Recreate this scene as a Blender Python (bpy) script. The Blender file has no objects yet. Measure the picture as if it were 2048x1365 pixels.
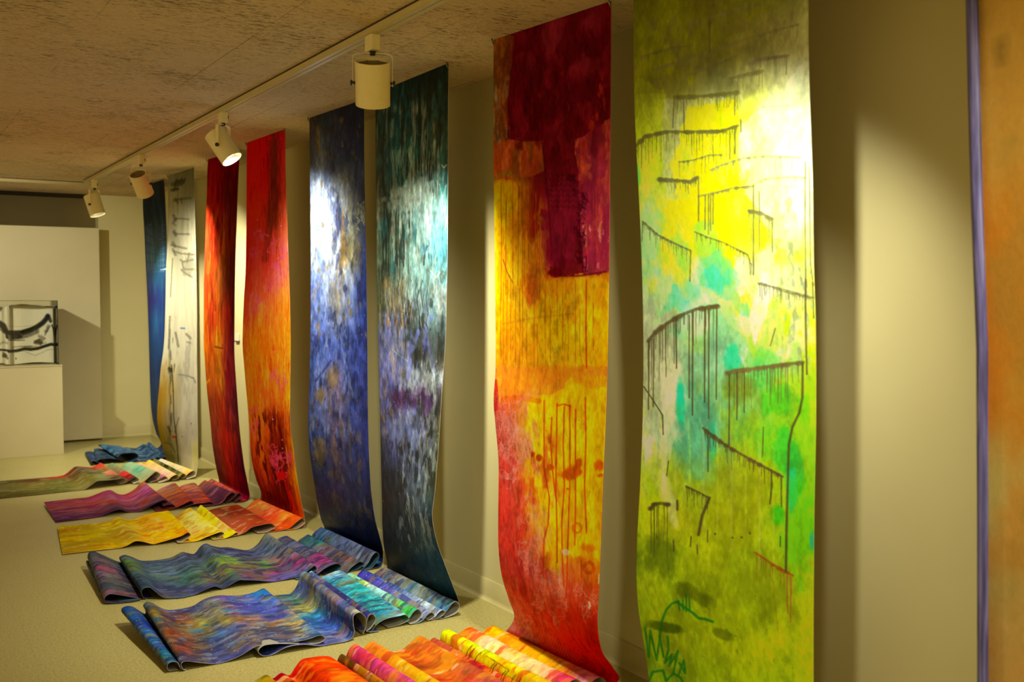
import bpy, math, random
import numpy as np
from mathutils import Vector

# ------------------------------------------------------------------ camera, world, exposure
S = bpy.context.scene
COL = S.collection
EYE = np.array([0.0, 0.0, 1.55])
FPX, CX, CY = 2050.0, 1024.0, 682.5
_p = math.radians(2.556); _y = math.radians(32.035)
FW = np.array([math.sin(_y)*math.cos(_p), math.cos(_y)*math.cos(_p), -math.sin(_p)])
RT = np.array([math.cos(_y), -math.sin(_y), 0.0])
UP = np.cross(RT, FW)
cd = bpy.data.cameras.new('camera')
cd.sensor_width = 36.0
cd.lens = 36.0*FPX/2048.0
cd.clip_start = 0.05
cam = bpy.data.objects.new('camera', cd)
COL.objects.link(cam)
cam.location = EYE
cam.rotation_euler = (math.radians(90-2.556), 0, -_y)
cd.dof.use_dof = True
cd.dof.focus_distance = 5.0
cd.dof.aperture_fstop = 3.2
S.camera = cam
S.view_settings.view_transform = 'Standard'
S.view_settings.look = 'None'
S.view_settings.exposure = 0.0
S.view_settings.gamma = 1.0
S.view_settings.use_curve_mapping = False
w = bpy.data.worlds.new('world')
S.world = w
w.use_nodes = True
w.node_tree.nodes['Background'].inputs[0].default_value = (1.0, 0.74, 0.30, 1)
w.node_tree.nodes['Background'].inputs[1].default_value = 1.05
LAMP_COLOR = (1.0, 0.97, 0.80)
LAMP_W = 135.0
PW = (1.8, .95, 1.5, 1.3, .64, .5, .8, 1.7)      # relative power of the eight spotlights
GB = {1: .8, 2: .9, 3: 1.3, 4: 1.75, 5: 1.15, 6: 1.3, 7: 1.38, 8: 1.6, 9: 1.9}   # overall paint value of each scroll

# ------------------------------------------------------------------ calibration helpers (pixel -> point on a real plane)
def ray(x, y): return FW + RT*((x-CX)/FPX) - UP*((y-CY)/FPX)
def onz(x, y, z): d = ray(x, y); return EYE + d*((z-EYE[2])/d[2])
def onx(x, y, X): d = ray(x, y); return EYE + d*(X/d[0])
def ony(x, y, Y): d = ray(x, y); return EYE + d*(Y/d[1])
def proj(P):
    q = P-EYE
    a = q@FW
    return CX+FPX*(q@RT)/a, CY-FPX*(q@UP)/a

# ------------------------------------------------------------------ small builders
def hexc(h): return np.array([int(h[i:i+2], 16)/255.0 for i in (0, 2, 4)])
def lin(c):
    c = np.asarray(c, dtype=float)
    return np.where(c <= 0.04045, c/12.92, ((c+0.055)/1.055)**2.4)
def lh(h, k=1.0):
    c = lin(hexc(h))*k
    return (min(c[0], .95), min(c[1], .95), min(c[2], .95), 1.0)

def tag(o, label=None, cat=None, group=None, kind=None):
    if label: o['label'] = label
    if cat: o['category'] = cat
    if group: o['group'] = group
    if kind: o['kind'] = kind
    return o

class MB:
    """collects vertices and faces for one mesh"""
    def __init__(s): s.v = []; s.f = []; s.m = []
    def add(s, vs, fs, mi=0):
        b = len(s.v)
        s.v += [tuple(map(float, v)) for v in vs]
        s.f += [tuple(b+i for i in f) for f in fs]
        s.m += [mi]*len(fs)
    def box(s, a, b, mi=0):
        (x0, y0, z0), (x1, y1, z1) = a, b
        vs = [(x, y, z) for x in (x0, x1) for y in (y0, y1) for z in (z0, z1)]
        s.add(vs, [(0, 1, 3, 2), (4, 6, 7, 5), (0, 4, 5, 1), (2, 3, 7, 6), (0, 2, 6, 4), (1, 5, 7, 3)], mi)
    def lathe(s, p0, p1, prof, n=40, mi=0, caps=(False, False)):
        """prof = [(t, r)] along the axis p0->p1"""
        p0 = np.array(p0, float); p1 = np.array(p1, float)
        ax = p1-p0; L = np.linalg.norm(ax); ax = ax/L
        u = np.cross(ax, [0.3, 0.1, 0.9]); u /= np.linalg.norm(u); v = np.cross(ax, u)
        vs = []; fs = []
        for (t, r) in prof:
            for k in range(n):
                a = 2*math.pi*k/n
                vs.append(p0+ax*t+(u*math.cos(a)+v*math.sin(a))*r)
        for i in range(len(prof)-1):
            for k in range(n):
                fs.append((i*n+k, i*n+(k+1) % n, (i+1)*n+(k+1) % n, (i+1)*n+k))
        if caps[0]: fs.append(tuple(range(n-1, -1, -1)))
        if caps[1]: fs.append(tuple((len(prof)-1)*n+k for k in range(n)))
        s.add(vs, fs, mi)
    def ribbon(s, pts, wdir, wd, th, mi=0):
        """flat bar swept along pts, width along wdir, thickness th"""
        pts = [np.array(p, float) for p in pts]; wdir = np.array(wdir, float); wdir /= np.linalg.norm(wdir)
        vs = []; fs = []
        for i, p in enumerate(pts):
            t = pts[min(i+1, len(pts)-1)]-pts[max(i-1, 0)]; t /= np.linalg.norm(t)
            nrm = np.cross(wdir, t); nrm /= np.linalg.norm(nrm)
            for a, b in ((-1, -1), (1, -1), (1, 1), (-1, 1)):
                vs.append(p+wdir*wd*a/2+nrm*th*b/2)
        for i in range(len(pts)-1):
            for k in range(4):
                fs.append((i*4+k, i*4+(k+1) % 4, i*4+4+(k+1) % 4, i*4+4+k))
        fs.append((3, 2, 1, 0)); e = (len(pts)-1)*4; fs.append((e, e+1, e+2, e+3))
        s.add(vs, fs, mi)
    def build(s, name, mats, parent=None, smooth=False, bevel=0.0, origin=None):
        me = bpy.data.meshes.new(name)
        org = np.array(origin if origin is not None else (0, 0, 0), float)
        me.from_pydata([tuple(np.array(v)-org) for v in s.v], [], s.f)
        if not isinstance(mats, (list, tuple)): mats = [mats]
        for m in mats: me.materials.append(m)
        me.polygons.foreach_set('material_index', s.m)
        me.update()
        o = bpy.data.objects.new(name, me)
        COL.objects.link(o)
        o.location = org
        if parent is not None:
            o.parent = parent
            o.matrix_parent_inverse = parent.matrix_world.inverted() if False else o.matrix_parent_inverse
            o.location = org-np.array(parent.location)
        if smooth:
            me.polygons.foreach_set('use_smooth', [True]*len(me.polygons))
            try:
                me.set_sharp_from_angle(angle=math.radians(40))
            except Exception:
                pass
        if bevel > 0:
            b = o.modifiers.new('bevel', 'BEVEL'); b.width = bevel; b.segments = 2; b.limit_method = 'ANGLE'
        return o

def empty(name, loc):
    o = bpy.data.objects.new(name, None); COL.objects.link(o); o.location = loc
    o.empty_display_size = 0.05
    return o

# ------------------------------------------------------------------ materials
class NT:
    def __init__(s, name):
        s.m = bpy.data.materials.new(name); s.m.use_nodes = True
        s.t = s.m.node_tree; s.b = s.t.nodes['Principled BSDF']; s.out = s.t.nodes['Material Output']
    def n(s, typ, **kw):
        nd = s.t.nodes.new(typ)
        for k, v in kw.items():
            if k.startswith('i_'):
                nd.inputs[k[2:].replace('_', ' ')].default_value = v
            else: setattr(nd, k, v)
        return nd
    def l(s, a, b): s.t.links.new(a, b)
    def mapping(s, src, scale=(1, 1, 1), rot=(0, 0, 0), loc=(0, 0, 0)):
        mp = s.n('ShaderNodeMapping'); mp.inputs['Scale'].default_value = scale
        mp.inputs['Rotation'].default_value = rot; mp.inputs['Location'].default_value = loc
        s.l(src, mp.inputs['Vector']); return mp.outputs[0]
    def noise(s, vec, scale, detail=4, rough=.55, dist=0):
        nd = s.n('ShaderNodeTexNoise'); nd.inputs['Scale'].default_value = scale
        nd.inputs['Detail'].default_value = detail; nd.inputs['Roughness'].default_value = rough
        nd.inputs['Distortion'].default_value = dist
        s.l(vec, nd.inputs['Vector']); return nd.outputs['Fac']
    def ramp(s, fac, stops):
        r = s.n('ShaderNodeValToRGB'); e = r.color_ramp.elements
        while len(e) < len(stops): e.new(0.5)
        for i, (p, c) in enumerate(stops):
            e[i].position = p; e[i].color = c if len(c) == 4 else (*c, 1)
        s.l(fac, r.inputs[0]); return r.outputs[0]
    def mix(s, fac, a, b, mode='MIX'):
        nd = s.n('ShaderNodeMix', data_type='RGBA', blend_type=mode)
        for sock, v in ((nd.inputs[0], fac), (nd.inputs[6], a), (nd.inputs[7], b)):
            if hasattr(v, 'is_linked') or hasattr(v, 'links'): s.l(v, sock)
            else: sock.default_value = v
        return nd.outputs[2]
    def math(s, op, a, b=0.0, clamp=False):
        nd = s.n('ShaderNodeMath', operation=op, use_clamp=clamp)
        for sock, v in ((nd.inputs[0], a), (nd.inputs[1], b)):
            if isinstance(v, (int, float)): sock.default_value = v
            else: s.l(v, sock)
        return nd.outputs[0]
    def bump(s, h, strength, dist):
        nd = s.n('ShaderNodeBump'); nd.inputs['Strength'].default_value = strength; nd.inputs['Distance'].default_value = dist
        s.l(h, nd.inputs['Height']); s.l(nd.outputs[0], s.b.inputs['Normal'])
    def geo(s): return s.n('ShaderNodeNewGeometry').outputs['Position']

def simple(name, hx, rough=.5, spec=.5, metal=0., var=.05, scale=30., bump=0.):
    t = NT(name)
    p = t.geo(); n = t.noise(p, scale, 5)
    c = lh(hx)
    a = tuple(max(0, v*(1-var)) for v in c[:3])+(1,); b = tuple(min(.95, v*(1+var)) for v in c[:3])+(1,)
    t.l(t.ramp(n, [(.3, a), (.7, b)]), t.b.inputs['Base Color'])
    t.b.inputs['Roughness'].default_value = rough
    t.b.inputs['Specular IOR Level'].default_value = spec
    t.b.inputs['Metallic'].default_value = metal
    if bump: t.bump(n, bump, .002)
    return t.m

def wall_mat():
    t = NT('painted_wall')
    p = t.geo(); big = t.noise(p, 1.3, 3); fine = t.noise(p, 220, 3)
    c = t.ramp(big, [(.3, lh('cdc38c')), (.7, lh('d3c992'))])
    t.l(c, t.b.inputs['Base Color'])
    t.b.inputs['Roughness'].default_value = .55
    t.b.inputs['Specular IOR Level'].default_value = .3
    t.bump(fine, .12, .001)
    return t.m

def ceiling_mat():
    t = NT('fissured_ceiling_tile')
    p = t.geo()
    # fissures run across the room (along X)
    v1 = t.mapping(p, (17, 140, 1)); f1 = t.noise(v1, 1.0, 3, .55, .12)
    v2 = t.mapping(p, (42, 250, 1), loc=(3, 7, 0)); f2 = t.noise(v2, 1.0, 3, .55, .12)
    cl = t.noise(p, 1.1, 3, .5); cl2 = t.noise(p, 4.0, 3, .5)
    g = t.math('ADD', t.math('MULTIPLY', cl, .26), t.math('MULTIPLY', cl2, .14))
    a = t.math('ADD', f1, g); b = t.math('ADD', f2, g)  # clusters follow the broad noise
    m1 = t.ramp(a, [(.832, (0, 0, 0)), (.848, (1, 1, 1))])
    m2 = t.ramp(b, [(.835, (0, 0, 0)), (.85, (1, 1, 1))])
    m = t.mix(1.0, m1, m2, 'LIGHTEN')
    base = t.ramp(t.noise(p, 45, 5, .7), [(.3, lh('d0b890')), (.7, lh('e0c8a0'))])
    # tile joints
    sx = t.n('ShaderNodeSeparateXYZ'); t.l(p, sx.inputs[0])
    def joint(sock, off):
        fr = t.math('FRACT', t.math('MULTIPLY', t.math('ADD', sock, off), 1/.61))
        d = t.math('ABSOLUTE', t.math('SUBTRACT', fr, .5))
        return t.math('GREATER_THAN', d, .4962)
    j = t.math('MAXIMUM', joint(sx.outputs[0], .21+10), joint(sx.outputs[1], .1+10))
    jf = t.math('MULTIPLY', t.math('MULTIPLY', j, t.ramp(t.noise(p, 1.7, 2), [(.42, (0, 0, 0)), (.6, (1, 1, 1))])), .55)
    c = t.mix(t.math('MULTIPLY', m, .85), base, lh('2e2412'))
    c = t.mix(jf, c, lh('50421f'))
    t.l(c, t.b.inputs['Base Color'])
    t.b.inputs['Roughness'].default_value = .9
    t.b.inputs['Specular IOR Level'].default_value = .15
    t.bump(t.math('SUBTRACT', 1.0, m), .5, .004)
    return t.m

def floor_mat():
    t = NT('speckled_vinyl_floor')
    p = t.geo()
    n1 = t.noise(p, 95, 4, .75); n2 = t.noise(p, 210, 3, .7); n3 = t.noise(p, 1.2, 3); n4 = t.noise(p, 38, 5, .7)
    c = t.ramp(n1, [(.3, lh('7c7040')), (.5, lh('a59a58')), (.7, lh('bfb36c'))])
    c = t.mix(t.ramp(n2, [(.60, (0, 0, 0)), (.68, (.5, .5, .5))]), c, lh('857a54'))
    c = t.mix(t.ramp(n4, [(.35, (.35, .35, .35)), (.5, (0, 0, 0))]), c, lh('a3976c'))
    c = t.mix(t.math('MULTIPLY', n3, .25), c, lh('b0a273'))
    sx = t.n('ShaderNodeSeparateXYZ'); t.l(p, sx.inputs[0])
    def joint(sock, off):
        fr = t.math('FRACT', t.math('MULTIPLY', t.math('ADD', sock, off), 1/.305))
        return t.math('GREATER_THAN', t.math('ABSOLUTE', t.math('SUBTRACT', fr, .5)), .4965)
    j = t.math('MAXIMUM', joint(sx.outputs[0], 10.11), joint(sx.outputs[1], 10.0))
    c = t.mix(t.math('MULTIPLY', j, .22), c, lh('6e6343'))
    t.l(c, t.b.inputs['Base Color'])
    t.l(t.ramp(n3, [(.3, (.30,)*3), (.7, (.42,)*3)]), t.b.inputs['Roughness'])
    t.b.inputs['Specular IOR Level'].default_value = .16
    t.bump(n1, .06, .001)
    return t.m

def canvas_mat(name, rough=.36, streak=(60, 6), amp=.22, bump=.25, transl=.14, spec=.5):
    """painted canvas: vertex paint varied by brush noise, a little light shines through"""
    t = NT(name)
    at = t.n('ShaderNodeAttribute', attribute_name='paint')
    uv = t.n('ShaderNodeUVMap', uv_map='UVMap').outputs[0]
    v = t.mapping(uv, (streak[0], streak[1], 1)); n = t.noise(v, 1.0, 6, .65, .6)
    v2 = t.mapping(uv, (180, 140, 1)); n2 = t.noise(v2, 1.0, 3, .6)
    k = t.math('ADD', t.math('MULTIPLY', t.math('SUBTRACT', n, .5), amp*2.4), t.math('MULTIPLY', t.math('SUBTRACT', n2, .5), amp*.8))
    k = t.math('ADD', k, 1.0)
    sc = t.n('ShaderNodeVectorMath', operation='SCALE'); t.l(at.outputs['Color'], sc.inputs[0]); t.l(k, sc.inputs['Scale'])
    t.l(sc.outputs[0], t.b.inputs['Base Color'])
    t.l(t.ramp(t.math('ADD', t.math('MULTIPLY', n, .6), t.math('MULTIPLY', n2, .4)), [(.3, (rough-.08,)*3), (.7, (rough+.16,)*3)]), t.b.inputs['Roughness'])
    t.b.inputs['Specular IOR Level'].default_value = spec
    hh = t.math('ADD', n, t.math('MULTIPLY', n2, .35))
    t.bump(hh, bump, .003)
    tr = t.n('ShaderNodeBsdfTranslucent'); t.l(sc.outputs[0], tr.inputs[0])
    mx = t.n('ShaderNodeMixShader'); mx.inputs[0].default_value = transl
    t.l(t.b.outputs[0], mx.inputs[1]); t.l(tr.outputs[0], mx.inputs[2]); t.l(mx.outputs[0], t.out.inputs[0])
    return t.m

def back_mat(name, hx):
    t = NT(name)
    uv = t.n('ShaderNodeUVMap', uv_map='UVMap').outputs[0]
    n = t.noise(t.mapping(uv, (30, 30, 1)), 1.0, 5, .6)
    c = lh(hx)
    t.l(t.ramp(n, [(.3, tuple(x*.8 for x in c[:3])), (.7, c[:3])]), t.b.inputs['Base Color'])
    t.b.inputs['Roughness'].default_value = .6
    return t.m

M_WALL = wall_mat(); M_CEIL = ceiling_mat(); M_FLOOR = floor_mat()
M_BASE = simple('cove_base_vinyl', 'c0b47c', .4, .4, var=.03)
M_TRACK = simple('cream_track_enamel', 'ccbc84', .4, .4, var=.03)
M_CAN = simple('cream_lamp_enamel', 'f0e2a8', .42, .4, var=.03)
M_DARK = simple('dark_metal', '2a2416', .5, .4, var=.1)
M_VENT = simple('lamp_vent_grey', '7c7048', .6, .3, var=.1)
M_PANEL = simple('partition_paint', 'd0c498', .5, .35, var=.03, scale=3)
M_PED = simple('pedestal_laminate', 'b8ab7e', .45, .35, var=.02, scale=4)
M_RECESS = simple('recess_wall_shaded', '6c5e36', .7, .2, var=.05, scale=3)  # dark brown paints in the shade of the recess back wall
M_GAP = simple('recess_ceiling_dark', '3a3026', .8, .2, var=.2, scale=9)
M_EDGE = simple('raw_canvas_edge', 'd8d4c4', .7, .2, var=.08)
M_PIN = simple('pin_steel', '6a6450', .35, .5, .8, var=.05)
M_LABEL = simple('label_card', 'd8d0b0', .6, .3, var=.03)
te = NT('lamp_glow')
te.b.inputs['Emission Color'].default_value = (1, .95, .78, 1)
te.b.inputs['Emission Strength'].default_value = 9.0
te.b.inputs['Base Color'].default_value = (.9, .9, .85, 1)
M_GLOW = te.m
ti = NT('lamp_reflector')
ti.b.inputs['Base Color'].default_value = (.85, .8, .6, 1); ti.b.inputs['Metallic'].default_value = .6; ti.b.inputs['Roughness'].default_value = .3
M_REFL = ti.m
tg = NT('acrylic_case')
_gl = tg.n('ShaderNodeBsdfGlossy'); _gl.inputs['Roughness'].default_value = .03
_tr = tg.n('ShaderNodeBsdfTransparent'); _tr.inputs[0].default_value = (.985, .988, .97, 1)
_fr = tg.n('ShaderNodeFresnel'); _fr.inputs[0].default_value = 1.3
_mx = tg.n('ShaderNodeMixShader'); tg.l(_fr.outputs[0], _mx.inputs[0]); tg.l(_tr.outputs[0], _mx.inputs[1]); tg.l(_gl.outputs[0], _mx.inputs[2])
tg.l(_mx.outputs[0], tg.out.inputs[0])
M_ACR = tg.m
tg2 = NT('acrylic_case_edge')
_tr2 = tg2.n('ShaderNodeBsdfTransparent'); _tr2.inputs[0].default_value = (.86, .87, .72, 1)
tg2.l(_tr2.outputs[0], tg2.out.inputs[0])
M_ACRE = tg2.m

# ------------------------------------------------------------------ room shell
WX, FY, CZ = 2.635, 11.77, 2.63
RX = 2.104           # right edge of the recess in the far wall
def slab(name, a, b, m, bevel=0):
    q = MB(); q.box(a, b); o = q.build(name, m, bevel=bevel); o['kind'] = 'structure'; return o
slab('floor', (-4.5, -2.5, -.12), (WX+.2, 13.0, 0), M_FLOOR)
slab('ceiling', (-4.5, -2.5, CZ), (WX+.2, FY, CZ+.12), M_CEIL)
slab('wall_right', (WX, -2.5, 0), (WX+.2, FY, CZ), M_WALL)
slab('wall_far', (RX, FY, 0), (WX+.2, FY+.16, CZ+.12), M_WALL)
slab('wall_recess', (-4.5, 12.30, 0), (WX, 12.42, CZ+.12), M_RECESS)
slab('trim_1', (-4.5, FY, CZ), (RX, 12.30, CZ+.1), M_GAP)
# cove baseboards
def cove(name, pts):
    q = MB()
    prof = [(0, .105), (.004, .108), (.007, .104), (.007, .022), (.010, .010), (.018, .0015), (.020, 0)]
    (ax, ay), (bx, by), (nx, ny) = pts
    vs = []
    for (px_, py_) in ((ax, ay), (bx, by)):
        for d, z in prof: vs.append((px_+nx*d, py_+ny*d, z))
    n = len(prof)
    q.add(vs, [(i, i+1, n+i+1, n+i) for i in range(n-1)])
    o = q.build(name, M_BASE, smooth=True); o['kind'] = 'structure'; return o
cove('baseboard_right', ((WX, -2.5), (WX, FY), (-1, 0)))
cove('baseboard_far', ((RX, FY), (WX, FY), (0, -1)))

# ------------------------------------------------------------------ numpy noise and paint engine
def vnoise(x, y, seed):
    rs = np.random.RandomState(seed); T = rs.rand(256, 256).astype(np.float32)
    xi = np.floor(x).astype(np.int64); yi = np.floor(y).astype(np.int64)
    fx = (x-xi).astype(np.float32); fy = (y-yi).astype(np.float32)
    fx = fx*fx*(3-2*fx); fy = fy*fy*(3-2*fy)
    x0 = xi & 255; x1 = (xi+1) & 255; y0 = yi & 255; y1 = (yi+1) & 255
    return (T[x0, y0]*(1-fx)+T[x1, y0]*fx)*(1-fy)+(T[x0, y1]*(1-fx)+T[x1, y1]*fx)*fy
def fbm(x, y, seed, octv=5, rough=.55):
    s = 0; a = 1; tot = 0
    for o in range(octv):
        s = s+a*vnoise(x*2**o+o*17.3, y*2**o+o*9.1, seed+o*31); tot += a; a *= rough
    return s/tot
def sstep(a, b, x): t = np.clip((x-a)/(b-a), 0, 1); return t*t*(3-2*t)

def rowgrid(rows, v, s):
    """rows = [(value, [rgb..])] -> colour at (v, s), linear both ways, s in 0..1"""
    K = 9
    vals = np.array([r[0] for r in rows], float)
    tab = np.zeros((len(rows), K, 3))
    for i, (_, cs) in enumerate(rows):
        xs = np.linspace(0, 1, len(cs)); C = np.array(cs)
        for c in range(3): tab[i, :, c] = np.interp(np.linspace(0, 1, K), xs, C[:, c])
    iv = np.clip(np.interp(v, vals, np.arange(len(rows))), 0, len(rows)-1-1e-6)
    i0 = iv.astype(int); fv = (iv-i0)[..., None]; fv = fv*fv*(3-2*fv)
    js = np.clip(s, 0, 1-1e-6)*(K-1); j0 = js.astype(int); fs = (js-j0)[..., None]
    a = tab[i0, j0]*(1-fs)+tab[i0, j0+1]*fs
    i1 = np.minimum(i0+1, len(rows)-1)
    b = tab[i1, j0]*(1-fs)+tab[i1, j0+1]*fs
    return a*(1-fv)+b*fv

def CL(txt): return [hexc(h) for h in txt.split()]

class Paint:
    """colour field over one canvas. X, Y: where every point of the cloth was read off the photograph"""
    def __init__(s, X, Y, sm, tm, W, L, hangmask):
        s.X, s.Y, s.s, s.t, s.W, s.L, s.h = X, Y, sm, tm, W, L, hangmask
        s.C = None
    def mixin(s, m, col):
        m = m[..., None]; s.C = s.C*(1-m)+np.asarray(col)*m
    def region(s, r):
        if r is None: return 1.0
        y0, y1, s0, s1 = r
        return sstep(y0-25, y0+25, s.Y)*(1-sstep(y1-25, y1+25, s.Y))*sstep(s0-.12, s0+.12, s.s)*(1-sstep(s1-.12, s1+.12, s.s))*s.h
    def patch(s, col, fs, ft, th, soft, alpha, seed, region=None, octv=5):
        n = fbm(s.s*s.W*fs+3.1, s.t*ft+7.7, seed, octv)
        s.mixin(sstep(th-soft, th+soft, n)*alpha*s.region(region)*s.h, hexc(col))
    def shade(s, amp, fs, ft, seed, region=None):
        n = fbm(s.s*s.W*fs, s.t*ft, seed, 5)-.5
        s.C = np.clip(s.C*(1+(n*2*amp*s.region(region))[..., None]), 0, 1)
    def blob(s, col, x, y, rx, ry, alpha=1., ang=0., rag=.35, seed=1, soft=.35):
        c, q = math.cos(ang), math.sin(ang)
        dx = s.X-x; dy = s.Y-y
        d = np.sqrt(((dx*c+dy*q)/rx)**2+((-dx*q+dy*c)/ry)**2)
        sel = (d < 2.2)
        if not sel.any(): return
        n = np.zeros_like(d); n[sel] = fbm(s.s[sel]*s.W*28, s.t[sel]*28, seed, 4)-.5
        m = (1-sstep(1-soft, 1+soft, d+n*2*rag))*alpha*sel*s.h
        s.mixin(m, hexc(col))
    def poly(s, col, pts, alpha=1., jag=3., seed=1, tex=.25, fs=30):
        pts = np.array(pts, float); x0, y0 = pts.min(0)-jag*2; x1, y1 = pts.max(0)+jag*2
        sel = (s.X >= x0) & (s.X <= x1) & (s.Y >= y0) & (s.Y <= y1) & (s.h > .5)
        if not sel.any(): return
        u, v = s.s[sel]*s.W, s.t[sel]
        x = s.X[sel]+(fbm(u*fs, v*fs, seed, 5)-.5)*jag*6; y = s.Y[sel]+(fbm(u*fs+9, v*fs+4, seed+3, 5)-.5)*jag*6
        ins = np.zeros(x.shape, bool); n = len(pts)
        for i in range(n):
            xa, ya = pts[i]; xb, yb = pts[(i+1) % n]
            c = ((ya > y) != (yb > y)) & (x < (xb-xa)*(y-ya)/((yb-ya) if yb != ya else 1e-9)+xa); ins ^= c
        m = ins*alpha*(1-tex*2*np.clip(fbm(u*fs*.8, v*fs*.6, seed+7, 5)-.3, 0, 1))
        c = s.C[sel]; s.C[sel] = c*(1-m[:, None])+hexc(col)*m[:, None]
    def line(s, col, pts, wd, alpha=1., grain=0., taper=False):
        pts = np.array(pts, float); x0, y0 = pts.min(0)-wd*2; x1, y1 = pts.max(0)+wd*2
        rows = np.where(((s.Y >= y0) & (s.Y <= y1) & s.h.astype(bool)).any(axis=1))[0]
        if len(rows) == 0: return
        sl = slice(rows.min(), rows.max()+1)
        X = s.X[sl]; Y = s.Y[sl]; sel = (X >= x0) & (X <= x1) & (Y >= y0) & (Y <= y1) & s.h[sl].astype(bool)
        if not sel.any(): return
        xs = X[sel]; ys = Y[sel]; best = np.full(xs.shape, 1e9)
        n = len(pts)-1
        for i in range(n):
            a = pts[i]; b = pts[i+1]; d = b-a; L2 = max(d@d, 1e-9)
            u = np.clip(((xs-a[0])*d[0]+(ys-a[1])*d[1])/L2, 0, 1)
            e = np.hypot(xs-a[0]-u*d[0], ys-a[1]-u*d[1])
            wl = wd*(1-.55*(i+u)/n) if taper else wd
            best = np.minimum(best, e/wl)
        m = (1-sstep(.35, .75, best))*alpha
        if grain: m = m*(1-grain*vnoise(s.s[sl][sel]*s.W*260, s.t[sl][sel]*260, 5))
        c = s.C[sl]; cc = c[sel]; cc = cc*(1-m[:, None])+hexc(col)*m[:, None]; c[sel] = cc; s.C[sl] = c
    def arc(s, col, pts, wd, dl, n, alpha=.9, seed=0, first=None, dw=2.6):
        """a brushed bar with paint running down from it"""
        s.line(col, pts, wd, alpha, .35)
        r = random.Random(seed); P = np.array(pts, float)
        seg = np.r_[0, np.cumsum(np.hypot(*np.diff(P, axis=0).T))]
        for k in range(n):
            q = seg[-1]*(k+r.uniform(.1, .9))/n
            x = np.interp(q, seg, P[:, 0]); y = np.interp(q, seg, P[:, 1])
            L = dl*r.choice([.25, .4, .6, .8, 1., 1.2])
            if first and k == 0: L = first
            s.line(col, [(x, y-1), (x+r.uniform(-1, 1), y+L*.5), (x+r.uniform(-1, 1), y+L)], dw*r.uniform(.7, 1.15), alpha*r.uniform(.6, 1), .2, True)
            if r.random() < .5: s.blob(col, x, y+1, wd*1.2, wd*.9, alpha*.8, seed=seed+k)
    def scrib(s, col, x, y, rx, ry, n, wd, alpha, seed):
        r = random.Random(seed)
        for k in range(n):
            cx = x+r.uniform(-rx, rx); cy = y+r.uniform(-ry, ry); a = r.uniform(0, 6.28); R = r.uniform(.25, .6)*min(rx, ry)
            pts = []
            for j in range(14):
                a += r.uniform(.15, .9); R2 = R*r.uniform(.7, 1.2)
                pts.append((cx+math.cos(a)*R2*.8+j*r.uniform(-.6, 1.2), cy+math.sin(a)*R2+j*r.uniform(-.8, 1.6)))
            s.line(col, pts, wd, alpha)
    def specks(s, col, n, x0, y0, x1, y1, r0, r1, seed, alpha=.9):
        r = random.Random(seed)
        for k in range(n):
            x = r.uniform(x0, x1); y = r.uniform(y0, y1); q = r.uniform(r0, r1)
            d2 = (s.X-x)**2+((s.Y-y)*1.1)**2 if False else None
            s.line(col, [(x, y), (x+.3, y+.3)], q, alpha)
    def dots(s, col, dens, th, seed, alpha=.9, region=None, m=None):
        """small round spatters placed in cloth space"""
        x = s.s*s.W*dens; y = s.t*dens
        xi = np.floor(x).astype(int); yi = np.floor(y).astype(int)
        rs = np.random.RandomState(seed); A = rs.rand(128, 128); B = rs.rand(128, 128); D = rs.rand(128, 128)
        a = A[xi & 127, yi & 127]; b = B[xi & 127, yi & 127]; d = D[xi & 127, yi & 127]
        rr = np.hypot(x-xi-.3-.4*a, y-yi-.3-.4*b)
        k = (1-sstep(.10, .22, rr/(.4+a)))*(d > th)*alpha
        if m is not None: k = k*m
        s.mixin(k*(s.region(region) if region else 1), hexc(col))

def crom(P, per):
    """Catmull-Rom (centripetal) through P (n,k), `per` samples list per segment -> (m,k)"""
    P = np.asarray(P, float); n = len(P)
    Q = np.vstack([2*P[0]-P[1], P, 2*P[-1]-P[-2]])
    out = []
    for i in range(n-1):
        p0, p1, p2, p3 = Q[i], Q[i+1], Q[i+2], Q[i+3]
        t0 = 0; t1 = t0+max(np.linalg.norm(p1-p0), 1e-5)**.5; t2 = t1+max(np.linalg.norm(p2-p1), 1e-5)**.5; t3 = t2+max(np.linalg.norm(p3-p2), 1e-5)**.5
        t = np.linspace(t1, t2, per[i], endpoint=False)[:, None]
        A1 = (t1-t)/(t1-t0)*p0+(t-t0)/(t1-t0)*p1; A2 = (t2-t)/(t2-t1)*p1+(t-t1)/(t2-t1)*p2; A3 = (t3-t)/(t3-t2)*p2+(t-t2)/(t3-t2)*p3
        B1 = (t2-t)/(t2-t0)*A1+(t-t0)/(t2-t0)*A2; B2 = (t3-t)/(t3-t1)*A2+(t-t1)/(t3-t1)*A3
        out.append((t2-t)/(t2-t1)*B1+(t-t1)/(t2-t1)*B2)
    out.append(P[-1:])
    return np.vstack(out)

def resample(P, n):
    P = np.asarray(P, float); d = np.r_[0, np.cumsum(np.linalg.norm(np.diff(P, axis=0), axis=1))]
    q = np.linspace(0, d[-1], n)
    return np.stack([np.interp(q, d, P[:, k]) for k in range(P.shape[1])], 1)

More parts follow.
